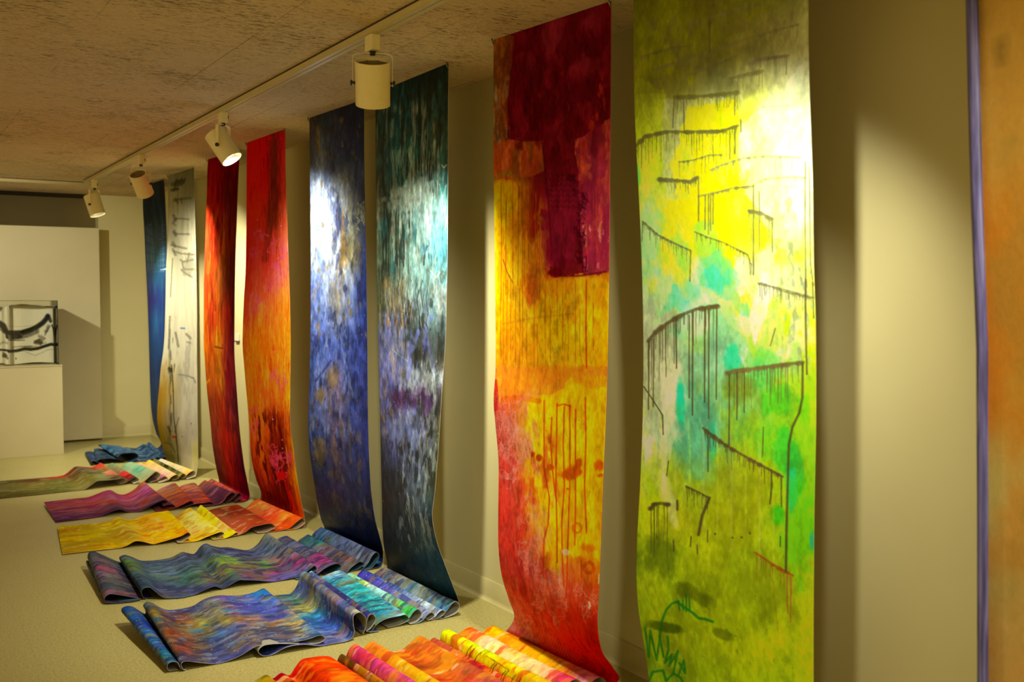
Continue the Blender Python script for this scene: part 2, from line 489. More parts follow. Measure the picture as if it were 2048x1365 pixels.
def make_scroll(name, label, nearh, farh, Yn, Yf, Wf, floor, hang, mat, backhex, step=1.6, ns=160, paintfn=None, wob=.003, seed=0, warp=(.05, 10), nearY=None, kx=0.0, gain=1.0, fgain=1.0, hang_g=1.0, group=None, rim='8c8468'):
    NH = 22
    # hanging part: both edges read on the vertical planes y = Yn / Yf (top -> foot)
    def edge(pts, Ya, Yb):
        out = []
        n = len(pts)
        for i, p in enumerate(pts):
            if p[0] == 'w': out.append(np.array(p[1:], float)); continue
            f = sstep(.45, 1.0, p[1]/1300.) if False else i/(n-1)
            Y = Ya+(Yb-Ya)*max(0, (f-.55)/.45)**1.5
            out.append(ony(p[0], p[1], Y))
        return resample(crom(np.array(out), [8]*(n-1)), NH)
    near = list(edge(nearh, *Yn)); far = list(edge(farh, *Yf))
    for arr in (near, far):                       # top corners meet the ceiling
        arr[0][2] = min(arr[0][2], CZ-.004)
        for a in arr: a[2] = max(a[2], .01)
    # floor part
    m = len(floor); nY = np.zeros(m); known = [(-1, near[-1][1])]
    for i, e in enumerate(floor):
        p = e[0]
        if p is not None and len(p) == 3 and p[2] == 'f': known.append((i, onz(p[0], p[1], .006)[1]))
    if nearY is not None: known = [(-1, near[-1][1]), (1, nearY)]
    nY = np.interp(np.arange(m), [k[0] for k in known], [k[1] for k in known])
    NP = []; FP = []; off = []
    for i, e in enumerate(floor):
        a = b = None
        if e[0] is not None:
            a = ony(e[0][0], e[0][1], nY[i]) if e[0][0] != 'w' else np.array(e[0][1:], float)
            a[2] = max(a[2], .006)
        if e[1] is not None:
            b = ony(e[1][0], e[1][1], nY[i]+Wf) if e[1][0] != 'w' else np.array(e[1][1:], float)
            b[2] = max(b[2], .006)
        NP.append(a); FP.append(b)
    both = [(i, NP[i]-FP[i]) for i in range(m) if NP[i] is not None and FP[i] is not None]
    if not both: both = [(0, np.array([kx, -Wf, 0]))]
    bi = [k[0] for k in both]
    for i in range(m):
        dx = np.interp(i, bi, [k[1][0] for k in both]); dz = np.interp(i, bi, [k[1][2] for k in both])
        if FP[i] is None:
            dzz = dz*min(1., NP[i][2]/.05)
            FP[i] = np.array([NP[i][0]-dx, NP[i][1]+Wf, max(.006, NP[i][2]-dzz)])
        if NP[i] is None:
            NP[i] = np.array([FP[i][0]+dx, FP[i][1]-Wf, max(.006, FP[i][2]+dz*min(1., FP[i][2]/.05))])
    N = np.array(near+NP); F = np.array(far+FP)
    mid = (N+F)/2; seg = np.maximum(np.linalg.norm(np.diff(N, axis=0), axis=1), np.linalg.norm(np.diff(F, axis=0), axis=1))
    dist = np.linalg.norm(mid[:-1]-EYE, axis=1)
    per = [max(3, int(math.ceil(sg/(step*d/FPX)))) for sg, d in zip(seg, dist)]
    cols = crom(np.hstack([N, F, np.arange(len(N))[:, None]*.0]), per)
    U = np.concatenate([i+np.arange(k)/k for i, k in enumerate(per)]+[[len(N)-1.0]])
    Nn = cols[:, :3]; Ff = cols[:, 3:6]
    t = np.r_[0, np.cumsum(np.linalg.norm(np.diff((Nn+Ff)/2, axis=0), axis=1))]
    sv = np.linspace(0, 1, ns)
    G = Ff[:, None, :]*(1-sv)[None, :, None]+Nn[:, None, :]*sv[None, :, None]     # s=0 far edge, 1 near edge
    Wd = Wf
    Sm, Tm = np.meshgrid(sv, t); Um = np.repeat(U[:, None], ns, 1)
    # gentle buckling of the cloth
    nb = fbm(Sm*Wd*2.2+seed, Tm*1.6, 900+seed, 3)-.5
    du = np.gradient(G, axis=0); dv = np.gradient(G, axis=1); nrm = np.cross(du, dv); nrm /= (np.linalg.norm(nrm, axis=2, keepdims=True)+1e-9)
    G = G+nrm*(nb*wob*2*np.minimum(1, np.maximum(G[..., 2]-.006, 0)/.04)*sstep(0, .3, Tm))[..., None]
    G[..., 2] = np.maximum(G[..., 2], .004)
    nv = len(U)
    PX, PY = proj(G.reshape(-1, 3)); PX = PX.reshape(nv, ns); PY = PY.reshape(nv, ns)
    hm = (Um < NH-1+.6).astype(float)
    P = Paint(PX, PY, Sm, Tm, Wd, t[-1], hm)
    # base colours
    nx = fbm(Sm*Wd*7, Tm*5, 11+seed, 5)-.5; ny = fbm(Sm*Wd*9, Tm*4, 57+seed, 5)-.5
    ss = np.clip(Sm+nx*warp[0]*3, 0, 1)
    Ch = rowgrid([(y, CL(c)) for y, c in hang], PY+ny*warp[1]*5, ss)
    fl = [(NH+i, CL(e[2])) for i, e in enumerate(floor) if len(e) > 2 and e[2]]
    if fl:
        Cf = rowgrid(fl, Um, np.clip(ss+nx*.28, 0, 1))
        k = sstep(NH-1.0, NH+.2, Um)[..., None]
        P.C = Ch*(1-k)+Cf*k
    else: P.C = Ch
    if paintfn: paintfn(P)
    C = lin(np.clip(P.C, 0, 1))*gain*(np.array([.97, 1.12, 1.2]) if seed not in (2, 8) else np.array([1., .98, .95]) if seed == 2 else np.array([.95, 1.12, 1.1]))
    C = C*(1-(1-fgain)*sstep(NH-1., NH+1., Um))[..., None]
    C[..., 1] *= 1-(1-hang_g)*hm
    C = np.clip(C, 0, .92)
    # mesh
    me = bpy.data.meshes.new(name)
    nvt = nv*ns; idx = np.arange(nvt).reshape(nv, ns)
    q = np.stack([idx[:-1, :-1], idx[:-1, 1:], idx[1:, 1:], idx[1:, :-1]], -1).reshape(-1, 4)
    org = np.array([G[0, ns//2, 0], (Yn[0]+Yf[0])/2, 0.0])
    me.vertices.add(nvt); me.vertices.foreach_set('co', (G.reshape(-1, 3)-org).astype(np.float32).ravel())
    nf = len(q)
    me.loops.add(nf*4); me.loops.foreach_set('vertex_index', q.ravel().astype(np.int32))
    me.polygons.add(nf); me.polygons.foreach_set('loop_start', np.arange(nf, dtype=np.int32)*4)
    me.polygons.foreach_set('loop_total', np.full(nf, 4, dtype=np.int32))
    me.update(calc_edges=True)
    me.polygons.foreach_set('use_smooth', np.ones(nf, dtype=bool))
    uvl = me.uv_layers.new(name='UVMap')
    uvs = np.stack([Sm*Wd, Tm], -1).reshape(-1, 2)[q.ravel()]
    uvl.data.foreach_set('uv', uvs.astype(np.float32).ravel())
    ca = me.color_attributes.new('paint', 'FLOAT_COLOR', 'POINT')
    ca.data.foreach_set('color', np.concatenate([C.reshape(-1, 3), np.ones((nvt, 1))], 1).astype(np.float32).ravel())
    me.materials.append(mat); me.materials.append(back_mat(name+'_back', backhex)); me.materials.append(back_mat(name+'_rim', rim))
    o = bpy.data.objects.new(name, me); COL.objects.link(o); o.location = org
    # which side carries the paint: it faces the room (-X) on the hanging part
    nz = np.cross(G[1, 0]-G[0, 0], G[0, 1]-G[0, 0])
    sd = o.modifiers.new('cloth_thickness', 'SOLIDIFY'); sd.thickness = .0016; sd.offset = 0
    sd.use_rim = True; sd.material_offset = 1; sd.material_offset_rim = 2
    if np.dot(np.cross(G[0, 1]-G[0, 0], G[1, 1]-G[0, 1]), [-1, 0, 0]) < 0:
        me.flip_normals()
    tag(o, label, 'painted scroll', group or 'painted scrolls hung along the right wall')
    # two pins at the top corners
    for j, c in ((0, G[0, 0]), (ns-1, G[0, ns-1])):
        b = MB(); cc = G[2, j]
        tip = np.array([cc[0]-.012, cc[1], CZ])
        b.lathe(tip, cc+np.array([-.004, 0, -.012]), [(0, .0022), (.006, .004), (.020, .004), (.024, .0018), (.03, .0018)], 10, caps=(True, True))
        b.build('hanging_pin', M_PIN, o, origin=tuple(cc))
    return o


# ------------------------------------------------------------------ the painted scrolls, far to near
def fl_noise(P, seed, cols, region=None):
    """broken brushwork on the part that lies on the floor"""
    k = 1-P.h
    for i, (c, th, al, fa, fb) in enumerate(cols):
        n = fbm(P.s*P.W*fa+i, P.t*fb, seed+i*7, 5)
        P.mixin(sstep(th-.04, th+.04, n)*al*k, hexc(c))
MC_GLOSS = canvas_mat('painted_canvas_gloss', .38, (75, 36), .16, .5, .25, .10)
MC_SATIN = canvas_mat('painted_canvas_satin', .46, (60, 36), .14, .35, .32, .0)
MC_THIN = canvas_mat('painted_canvas_thin', .36, (60, 36), .12, .4, .42, .14)
MC_MATTE = canvas_mat('painted_canvas_pale', .55, (45, 30), .08, .2, .22, .0)

# --- scroll 1: dark blue, furthest
def p1(P):
    P.patch('6c88a0', 26, 3, .62, .06, .45, 5, (425, 540, 0, 1))
    P.patch('1c5878', 14, 3, .6, .06, .5, 6)
    P.patch('342c80', 12, 3, .62, .05, .6, 7, (560, 680, 0, 1))
    for k in range(34):
        y = 450+k*2.9
        P.line('8fa4bc', [(290+k*.15, y), (303+k*.3, y-1.5)], 1.1, .55, .5)
        if k % 2: P.line('8fa4bc', [(318, y-2), (330, y-3)], 1.1, .5, .5)
    P.line('b0c0cc', [(322, 540), (334, 538)], 2.2, .9)
    fl_noise(P, 110, (('88a8b8', .54, .6, 34, 30), ('142840', .57, .7, 30, 20)))
    pass
make_scroll('painted_scroll', 'dark blue hanging scroll, furthest of the row, behind the white one',
    [(328, 357), (333, 452), (333, 560), (331, 700), (331, 800), (333, 870), (338, 915)],
    [(289, 372), (286, 398), (289, 465), (293, 560), (297, 655), (298.5, 718), (301, 792), (305, 836), (314, 871), (322, 890)],
    (9.815, 9.70), (10.52, 10.42), .70,
    [((336, 926, 'f'), None, '1c3858 203c60 203850'), ((318, 928), None, None), ((338, 919), (300, 887), '305880 2c4c78 28486c'),
     ((330, 915), (297, 885.5), '305880 285078 284868'), ((318, 923), (290, 894), None), ((326, 921), (293, 892), None), ((318, 915), (287, 889), '386890 305c88 284868'),
     ((300, 921), (272, 897), '5888a8 406c98 305070'), ((285, 923, 'f'), (250, 896), None), ((262, 925), None, None), ((270, 921), None, None), ((277, 914), None, None), ((274, 908.5), (240, 893), '6890a8 507ca8 305070'),
     ((256, 907), (215, 890.5), '4890b8 3080b0 30486c'), ((243, 909), (200, 889.5), '2080b8 3080b0 2c4060'), ((236, 916), (196, 891), None), ((246, 921), (205, 896), None),
     ((250, 924), None, '203850 203850'), ((234, 919), (212, 900), '283850 283850'), ((202, 919), (192, 897.5), '305878 304460'), ((193, 924), (187.5, 899.5), None), ((196, 929, 'f'), (190, 904), None),
     ((206, 930), None, '204060 203858'), ((196, 926), (186, 904), '284878 284870'), ((186, 922), (173, 904), '284c80 284070'), ((182, 925), (169.5, 907), None), ((187, 931, 'f'), (173, 910), None)],
    [(370, '101c38 0c1830 101c38'), (440, '102038 182c44 14243c'), (480, '1c3450 28485c 284058'), (520, '203c60 387078 204058'), (560, '4858a0 286088 183858'), (600, '382c80 203878 10285c'),
     (650, '1c3878 286898 182c60'), (700, '1c4070 204880 182c60'), (760, '183060 203c70 102450'), (850, '102450 183460 102448'), (900, '0c2048 143058 102040')],
    MC_GLOSS, '2c4c68', rim='2c4450', ns=90, paintfn=p1, seed=1, gain=GB[1], fgain=0.8)

# --- scroll 2: white with black marks
def p2(P):
    A = lambda x, y: (270+x/3.689, 330+y/3.689)
    B = lambda x, y: (270+x/3.411, 660+y/3.411)
    P.shade(.10, 18, 4, 21)
    fl_noise(P, 210, (('d0cc98', .62, .3, 40, 14), ('a09058', .62, .3, 44, 10)))
    P.patch('8c8c70', 30, 5, .58, .05, .4, 22, (340, 470, 0, 1))
    for pts, wd in (([(275, 150), (300, 130), (330, 120), (360, 115)], 5), ([(270, 188), (295, 180), (322, 178)], 4), ([(290, 262), (320, 255), (360, 250), (412, 245)], 4), ([(300, 250), (315, 280)], 4), ([(340, 250), (345, 280)], 3),
                    ([(290, 405), (320, 395), (400, 402)], 3), ([(285, 375), (300, 400), (290, 420)], 5), ([(285, 500), (300, 510), (400, 512)], 3), ([(290, 490), (300, 520)], 5), ([(268, 590), (300, 600), (380, 618)], 3.4),
                    ([(280, 575), (295, 600)], 5), ([(290, 640), (340, 655), (440, 662)], 3), ([(280, 625), (300, 665)], 4), ([(335, 700), (360, 715), (430, 700)], 3), ([(350, 720), (360, 770), (430, 772)], 3), ([(345, 775), (370, 800), (420, 828)], 3),
                    ([(400, 650), (385, 720)], 2.4), ([(278, 690), (272, 800), (268, 880), (262, 975)], 2.2), ([(258, 1120), (255, 1200), (248, 1360)], 3), ([(300, 1240), (310, 1290), (320, 1340)], 4), ([(380, 1250), (410, 1280)], 4), ([(385, 1310), (410, 1315)], 3),
                    ([(275, 430), (305, 450)], 2)):
        P.line('54503c', [A(*p) for p in pts], wd*1.15, .72, .7)
    P.blob('54523c', *A(325, 130), 13, 7, .8, -.3, .9, 3); P.blob('54523c', *A(300, 180), 7, 3, .8, -.3, .9, 4)
    P.line('5080c0', [A(338, 1205), A(368, 1207)], 2.4, .9)
    P.blob('8c8870', *A(400, 750), 14, 22, .4, 0, .9, 5)
    for k in range(5):
        P.line('4c4a40', [B(240+k*2, 0+k*150), B(235, 120+k*150), B(247, 200+k*150)], 3.5, .55, .7)
    P.line('33301f', [B(250, 240), B(262, 420), B(264, 600), B(280, 700), B(297, 900)], 2.4, .8, .3)
    P.blob('2c2c1c', *B(240, 270), 4, 6, .8, 0, .8, 6); P.blob('b01818', *B(268, 732), 4, 2, .9, 0, .3, 7)
    P.line('50505a', [B(300, 305), B(350, 312), B(400, 330), B(412, 360)], 3, .6, .5)
    P.line('4c4a3a', [B(300, 600), B(285, 650), B(272, 700)], 2.5, .6, .3); P.line('54543c', [B(205, 770), B(250, 785), B(275, 840)], 3, .6, .3)
    P.patch('9c9a90', 20, 7, .6, .05, .5, 25, (670, 780, .45, 1)); P.patch('a0a09a', 16, 7, .58, .06, .45, 26, (770, 900, .5, 1))
    P.patch('403c30', 40, 9, .68, .03, .7, 27, (640, 930, .15, .42))
    P.blob('d8d060', 392, 905, 8, 20, .5, 0, .5, 8)
    P.specks('3c3828', 8, 334, 800, 392, 900, 1, 2, 3)
make_scroll('painted_scroll', 'white scroll with black brush marks and a patch of ochre',
    [(388, 334), (389, 411), (392, 520), (394, 628), (394, 700), (395, 806), (396, 880), (396, 924), (395, 938), (392.5, 950)],
    [(336.5, 351), (336, 465), (332, 547), (331, 601), (327, 700), (324, 719), (317, 792), (314, 836), (318, 865), (328.6, 909), (332, 924)],
    (8.803, 8.75), (9.474, 9.46), .70,
    [((388, 956, 'f'), None, 'd8d090 e8e4b8'), ((374, 959, 'f'), None, None), ((386, 955), None, None), ((392, 949.5), (326, 920), None), ((388.5, 942), (322.7, 918), 'f0dcc0 f8e0a0 f8d890 f0d898 f8c040'),
     ((379, 946), (317, 921), 'f0d8d0 f8e8c0 f8e0a0 f0e0b0 f0b030'), ((369, 956), (311, 927), None), ((364, 959, 'f'), None, None), ((370, 956), None, None), ((372, 951.5), None, '888840 303018 908820'), ((366.5, 948), None, '888840 202410 707018'), ((357, 956), None, None),
     ((345, 962, 'f'), None, 'e0b850 e0c070'), ((354, 959), None, None), ((358.5, 955), (302, 922), None), ((354, 950), (298, 920.3), 'f8d040 f0c870 f0d0a0 f0c890'), ((344, 954), (289, 927), 'f0b830 f0d090 e8c0a8 e8c080'),
     ((336, 961), (286, 930), None), ((318, 966, 'f'), None, None), ((330, 962), None, None), ((336, 958), (283, 927), None), ((331, 953.5), (280, 925.5), 'f8c840 e8b0b0 c85080'), ((318, 960), (272, 930), 'e8a8c0 e090b0 b84878'),
     ((300, 966, 'f'), None, '80b088 88a878'), ((314, 962), None, None), ((321, 950), (266, 926), None), ((313, 944), (261, 924.3), '90b888 98c098 70b890 98b880 a8a870'), ((303, 951), (250, 928), '8cb488 a0c8a0 58a888 a0b890 989868'), ((289, 963), (242, 933), '70a070 98c090 80b890 a0b080 a09868'),
     ((276, 968, 'f'), None, None), ((268, 969), None, '788858 808858'), ((277, 964), None, None), ((278, 959), (228, 928), None), ((272, 955), (224, 926.5), '70a878 88905c 888858 d82020 302820'), ((262, 959), (215, 931.5), '7c9060 80805c 8c7050 e02028 302420'), ((252, 966), (208, 936), None),
     ((240, 969, 'f'), None, None), ((250, 966), None, None), ((254, 960.5), (204, 929), None), ((247.5, 957), (201, 927), 'e04028 a07840 d07858 c86848 503828'), ((232, 959), (193, 931), 'd83828 686830 d89070 b87050 48402c'),
     ((213, 961), (184, 935), 'c83028 545030 606038 787c50 787c50'), ((194, 962.5), (168, 934.5), 'b02828 484830 504c28 706c30 787838'), ((187, 967.5), (152, 933.6), '783028 484028 706030 787030 807840'), ((178, 974), (143.5, 938.7), '902828 684828 706830 807838 88804c'), ((168, 980, 'f'), (133, 947.6), 'a03028 6c4828 787030 847c3c 807840'),
     ((127, 984, 'f'), (120, 952.7), 'c83028 706c30 787838 706c30 687030'), ((76, 989.5, 'f'), (76, 957), '704830 787030 807838 706c30 686028'), ((0, 997, 'f'), (0, 962.8), '504828 6c6430 787040 706838 585020'), ((-60, 1003, 'f'), (-60, 969), '504828 5c5830 686438 605828 484418')],
    [(345, 'a0a080 8c8c70 808468'), (400, 'c0bc98 a8a888 94947a'), (500, 'c8c4a0 c8c8a8 d8d4b8 e0dcc0'), (600, 'd0ccac e0dcbc e0dcbc'), (700, 'd0ccb0 d8d4b8 d8d4b8'),
     (750, 'c0a868 c8c098 d8d4bc'), (775, 'b08820 b8a060 d0ccb4 ccc8b0'), (830, 'a87c18 a09470 c8c4b0 c8c4b0'), (880, '98801c 8c8450 c4c0a8 c8c4ac'), (915, '787438 7c7840 c8c0a8 c8c4a0'), (940, 'a09c50 a8a050 ccc490 d0cc90')],
    MC_MATTE, 'd8ccb0', rim='b8ae8c', ns=100, paintfn=p2, seed=2, gain=GB[2])

# --- scroll 3: red and plum
def p3(P):
    P.patch('500808', 26, 5, .60, .05, .6, 31, (320, 480, .3, 1)); P.patch('d06818', 24, 6, .60, .06, .6, 32, (420, 760, 0, .7))
    P.patch('e8a020', 26, 3, .66, .04, .8, 33, (620, 780, .1, .6)); P.patch('681828', 22, 6, .6, .05, .5, 34, (560, 960, .6, 1))
    P.patch('d82c18', 20, 6, .60, .05, .6, 35, (760, 960, .25, .65)); P.patch('48182c', 24, 7, .6, .05, .5, 36, (780, 1000, .55, 1))
    P.line('5c1008', [(419, 550), (424, 590), (430, 620)], 6, .35, .6); P.line('3c1410', [(430, 694), (445, 697)], 3, .8, .6)
    P.line('e0a010', [(412, 768), (419, 760)], 3, .9); P.shade(.35, 44, 12, 37)
    fl_noise(P, 310, (('c85c38', .60, .4, 26, 7), ('503050', .60, .45, 26, 6), ('d07898', .66, .4, 24, 6)))
make_scroll('painted_scroll', 'red and plum scroll with orange streaks, left of the orange one',
    [(480, 298), (478, 330), (474.6, 411), (470.5, 520), (469, 601), (468.6, 700), (470, 733), (475, 806), (479.6, 865), (487, 924), (492.8, 959), (500, 982), (499, 996)],
    [(416, 318), (413.6, 384), (411.5, 465), (408, 574), (408, 700), (410.7, 733), (413.7, 777), (421, 842), (425.4, 894), (432.7, 938), (438, 965)],
    (7.568, 7.60), (8.199, 8.26), .68,
    [((490, 1003, 'f'), None, '901020 800820 700020'), ((478, 1005, 'f'), None, None), ((470, 1006), None, None), ((478, 999), None, None), ((483, 992), (427, 960.5), None), ((479.5, 987), (423.4, 958), 'd06040 d85838 d04830 903020'),
     ((474, 990), (416, 963.5), 'c05838 d05038 c84830 802838'), ((468, 998), (412, 967), None), ((452, 1007, 'f'), None, None), ((462, 1001), None, None), ((470.5, 990), (412.5, 963), None), ((465.6, 986), (409.4, 961.2), 'b06040 a05040 703840 602838 582438'), ((456, 992), (403, 966), 'b05838 8c4440 683440 602838 54243c'),
     ((444, 1006), (394, 974), 'a85838 8c4838 643038 5c2838 502438'), ((420, 1013, 'f'), None, None), ((400, 1014), None, None), ((412, 1012), None, None), ((427.5, 1009.5), (392, 969), None), ((422, 1005), (387.5, 966.5), 'b06840 b85030 c84020 c83818'), ((407, 1007), (374, 969), 'a86848 b86040 b84830 b83c28'), ((390, 1009), (362, 973), 'a85840 b85838 c04830 b83428'),
     ((372, 1016, 'f'), (356, 977), None), ((362, 1018), None, None), ((378, 1013), None, None), ((387, 1007), (353, 970), None), ((382, 1003.5), (348.4, 967), 'a06038 b85028 b84820 b03828'), ((366, 1010), (334, 972), '987050 a86040 b04828 b03c30'), ((350, 1017), (319, 979.5), '906848 b86038 b05030 a03430'),
     ((330, 1022, 'f'), (311, 984), None), ((312, 1024), None, None), ((335, 1021), None, None), ((351, 1015), (297, 974), '704048 705060 603848'), ((345, 1010), (294, 970), 'b06038 804858 603048'), ((334, 1011), (292, 972), None), ((326, 1013), (293, 975), None), ((333, 1009), (291, 969), None), ((336, 1004.5), (290, 966), None), ((328.8, 1001.5), (287.8, 964), 'c06028 b06080 b04070 a84030 704048 602c40'),
     ((313, 1007), (279, 968.5), 'b06028 b85880 b84c90 a04858 704858 603848'), ((299, 1014), (271, 977), 'b05838 c04870 b85088 a83c40 805058 683848'), ((278, 1024, 'f'), (251, 989), 'b03038 c04868 c06078 a04058 884860 703c50'), ((257, 1025, 'f'), (237, 989), 'a83048 b85078 b06080 b83c38 805060 703850'),
     ((241, 1019.7), (220.8, 981), 'a03050 b05888 b06878 c03830 705068 683c50'), ((230, 1021), (208, 983), 'a03048 b05080 b06068 b83830 6c4c68 603450'), ((218, 1026), (196, 987.6), 'a03048 b05070 b04848 b86058 804060 603058'), ((203, 1033.4, 'f'), (178.4, 994.4), 'a03048 a84868 b04848 a83848 704060 603058'),
     ((162, 1039, 'f'), (148, 998), 'a03850 a84860 b05050 b04850 704068 602c50'), ((111, 1045, 'f'), (88, 1005), '983858 a83c50 b05850 904068 584070 582850')],
    [(320, '980808 880808 701008 700808'), (400, 'b03010 a00c0c 702010 601008'), (480, 'b84018 902008 883010 682010'), (560, 'b03810 a84010 a05818 803818 602020'), (640, 'd06008 a02810 d06010 c03018 702028'),
     (700, 'd87008 c05010 d88010 b83828 782030'), (760, 'c05010 c86818 d88018 b82828 802838'), (820, '904018 a84820 c83818 b04030 582030'), (880, '803828 983820 c02818 b83018 502028'), (940, '683030 883820 c82818 901820 481828'), (990, '783838 b02020 900820 700020')],
    MC_SATIN, '6c3838', rim='5c3030', ns=110, paintfn=p3, seed=3, gain=GB[3], hang_g=.8, fgain=0.8)

# --- scroll 4: orange
def p4(P):
    P.patch('c02008', 20, 8, .60, .05, .3, 41, (260, 420, 0, .7)); P.line('5c2c10', [(545, 285), (548, 330), (545, 380), (540, 440), (535, 480), (530, 520)], 13, .65, .5)
    P.patch('f0a020', 22, 7, .58, .06, .55, 42, (560, 860, 0, 1)); P.patch('581408', 24, 8, .55, .04, .9, 43, (820, 1050, .1, .85)); P.patch('e06018', 30, 6, .62, .04, .7, 44, (700, 960, 0, .6))
    P.patch('f0b020', 34, 3, .62, .04, .9, 45, (640, 1000, .85, 1)); P.patch('903008', 30, 8, .64, .03, .7, 46, (700, 1000, .5, 1)); pass
    for a in ((515, 480, 14, 30, 9), (555, 500, 16, 30, 9), (520, 590, 18, 30, 9), (555, 540, 14, 18, 7), (550, 750, 18, 18, 6), (560, 900, 16, 22, 12), (555, 935, 14, 20, 10), (505, 840, 6, 20, 4)):
        P.scrib('f05070', a[0], a[1], a[2], a[3], max(3, a[4]//2), 1.3, .6, int(a[0]+a[1]))
    P.blob('e01008', 562, 952, 8, 8, .9, 0, .3, 9); P.specks('f8a0c0', 10, 505, 400, 570, 1000, 1.2, 2.4, 4)
    pass
    P.shade(.3, 50, 12, 49); P.shade(.25, 120, 40, 50)
def p4b(P):
    base = None
    h = P.h.copy(); P.h = h; C0 = P.C.copy()
    p4(P)
    k = (1-h)[..., None]; P.C = P.C*(1-k)+C0*k
    fl_noise(P, 410, (('f0e0a0', .64, .3, 20, 16), ('a02808', .66, .35, 22, 12)))
    n = fbm(P.s*P.W*16, P.t*16, 402, 5)
    m = (1-h)*sstep(.53, .62, n)*.45
    P.mixin(m*sstep(.2, .5, P.C[..., 1]-P.C[..., 2]), hexc('a07818'))
make_scroll('painted_scroll', 'orange scroll with red top and dark rust foot, its end laid out yellow',
    [(571, 256), (571, 330), (576, 492), (580, 601), (581.7, 700), (580.8, 777), (581, 850), (586.6, 894), (594, 953), (600, 991), (607, 1026), (609.5, 1040)],
    [(494, 285), (493.6, 330), (492.8, 465), (491, 547), (486.8, 615), (485.4, 700), (488.4, 733), (497, 830), (504.5, 924), (514.8, 965), (523, 990)],
    (6.443, 6.46), (7.173, 7.20), .76,
    [((606, 1055, 'f'), None, '802008 b83008 d06008'), ((590, 1059, 'f'), None, None), ((575, 1062), None, None), ((596, 1057), None, None), ((610.5, 1045), (519, 1002), None), ((606, 1037), (515.6, 999.5), 'c84818 d06820 d04820 e04010 d86010 d04008'), ((597, 1042), (505, 1005), 'c05820 b88030 d86840 e05020 e09018 d04010'),
     ((578, 1057), (494, 1015), 'b85020 c06028 c84020 e03818 e86818 d03808'), ((553, 1063, 'f'), None, 'a03818 b03818'), ((515, 1067), None, None), ((535, 1064), None, None), ((550.5, 1054.5), (480, 1014), None), ((543, 1048.5), (475, 1010.5), '8a3010 903018 802818 903018 b84020'), ((519, 1051.6), (455, 1013), '902c10 782010 904020 a04018 a03018'),
     ((503, 1056), (438, 1016), '783018 703018 984028 a84828 a03820'), ((490.6, 1065), (422, 1020), '803818 904828 a85030 b04828 a84020'), ((474, 1072, 'f'), (414, 1023), 'a04020 a84828 b84828'), ((450, 1076), None, None), ((462, 1074), None, None), ((476.5, 1069), (405, 1015), None), ((472, 1066), (401.6, 1011), 'f8d800 f8d808 f0d020 e8a860 f8d000'), ((465, 1071), (393.8, 1020), 'f0c800 f8d808 f8d010 e8b060 f0c800'),
     ((452, 1077, 'f'), (392, 1023), None), ((425, 1080), None, None), ((438, 1078), None, None), ((448.5, 1067.5), (385, 1020), None), ((442, 1064.5), (381, 1016), 'f0c000 f0d050 f8c810 e8c050 f0d808'), ((430, 1068), (370, 1021), 'f8c800 f0e080 f0c030 e8c860 f0d010'), ((410, 1076), (358, 1029.5), 'f0b808 f0c040 f0d060 e8b050 f0c008'),
     ((394, 1082.8, 'f'), (350, 1034), None), ((355, 1086), None, None), ((366, 1084), None, None), ((381.5, 1071), (342, 1027), None), ((376.6, 1066), (337.5, 1022.4), 'f8c000 f8b800 e8a018 f8b800 e04010'), ((362, 1073), (326, 1023.5), 'f8c000 f8b000 f0b020 f0b000 f08808'), ((339.8, 1080), (305.6, 1026.6), 'f8b800 f0a018 e8a020 f8b000 f8a808'), ((319, 1086), (285, 1032), 'f0a800 e89818 e8a828 f8b808 f09808'),
     ((305.6, 1089), (268.7, 1039), 'e8a808 e0b018 d09818 f0a808 e89808'), ((285, 1084), (251, 1040), 'd0b008 c8a818 c8a828 b89818 e8a008'), ((270, 1083.5), (237, 1036), 'd8b800 c0a018 c8a828 a88828 c8a008'), ((256, 1091), (223.6, 1041.6), 'd0b000 c8a808 b08c20 c0a018 d0a808'), ((240, 1096.5, 'f'), (203, 1046.4), 'd8b800 c8a808 b09018 c0a008 d8a808'),
     ((203, 1100.5, 'f'), (175, 1049), 'd0b800 b09018 c0a808 a88818 c8a008'), ((162, 1105, 'f'), (140, 1052), 'd0b808 b89818 c8a408 a08018 c09810'), ((124.4, 1109.5, 'f'), (115, 1054.5), 'c8b008 a88818 c8a408 a08018 b89010')],
    [(265, 'd01008 d01008 c80c08 802010 d82018'), (350, 'd81810 d02010 c81008 702010 e03828'), (430, 'd82810 d83010 c83018 883010 e86030'), (500, 'd82018 e04030 d83020 c04828 f07848'), (560, 'd03018 e04828 d85028 e06050 f08030'),
     (620, 'd04818 e86030 e87820 f07818 f08810'), (680, 'c06010 f08008 e87008 f08010 f09008'), (740, 'f08810 f07808 f88008 f07810 f8a010'), (800, 'f08008 f07810 e07018 e06010 f0a008'), (850, 'd07010 e87010 c05010 802808 b04810'), (900, 'a03808 f07008 6a1c08 701008 e09008'),
     (960, '802008 b04010 801008 901810 e08808'), (1000, '702008 601008 580808 a01808 d06008'), (1040, '802008 701008 980808 b82008 d87008')],
    MC_SATIN, 'b09880', rim='b89048', ns=130, paintfn=p4b, seed=4, gain=GB[4], hang_g=.66, fgain=0.8)

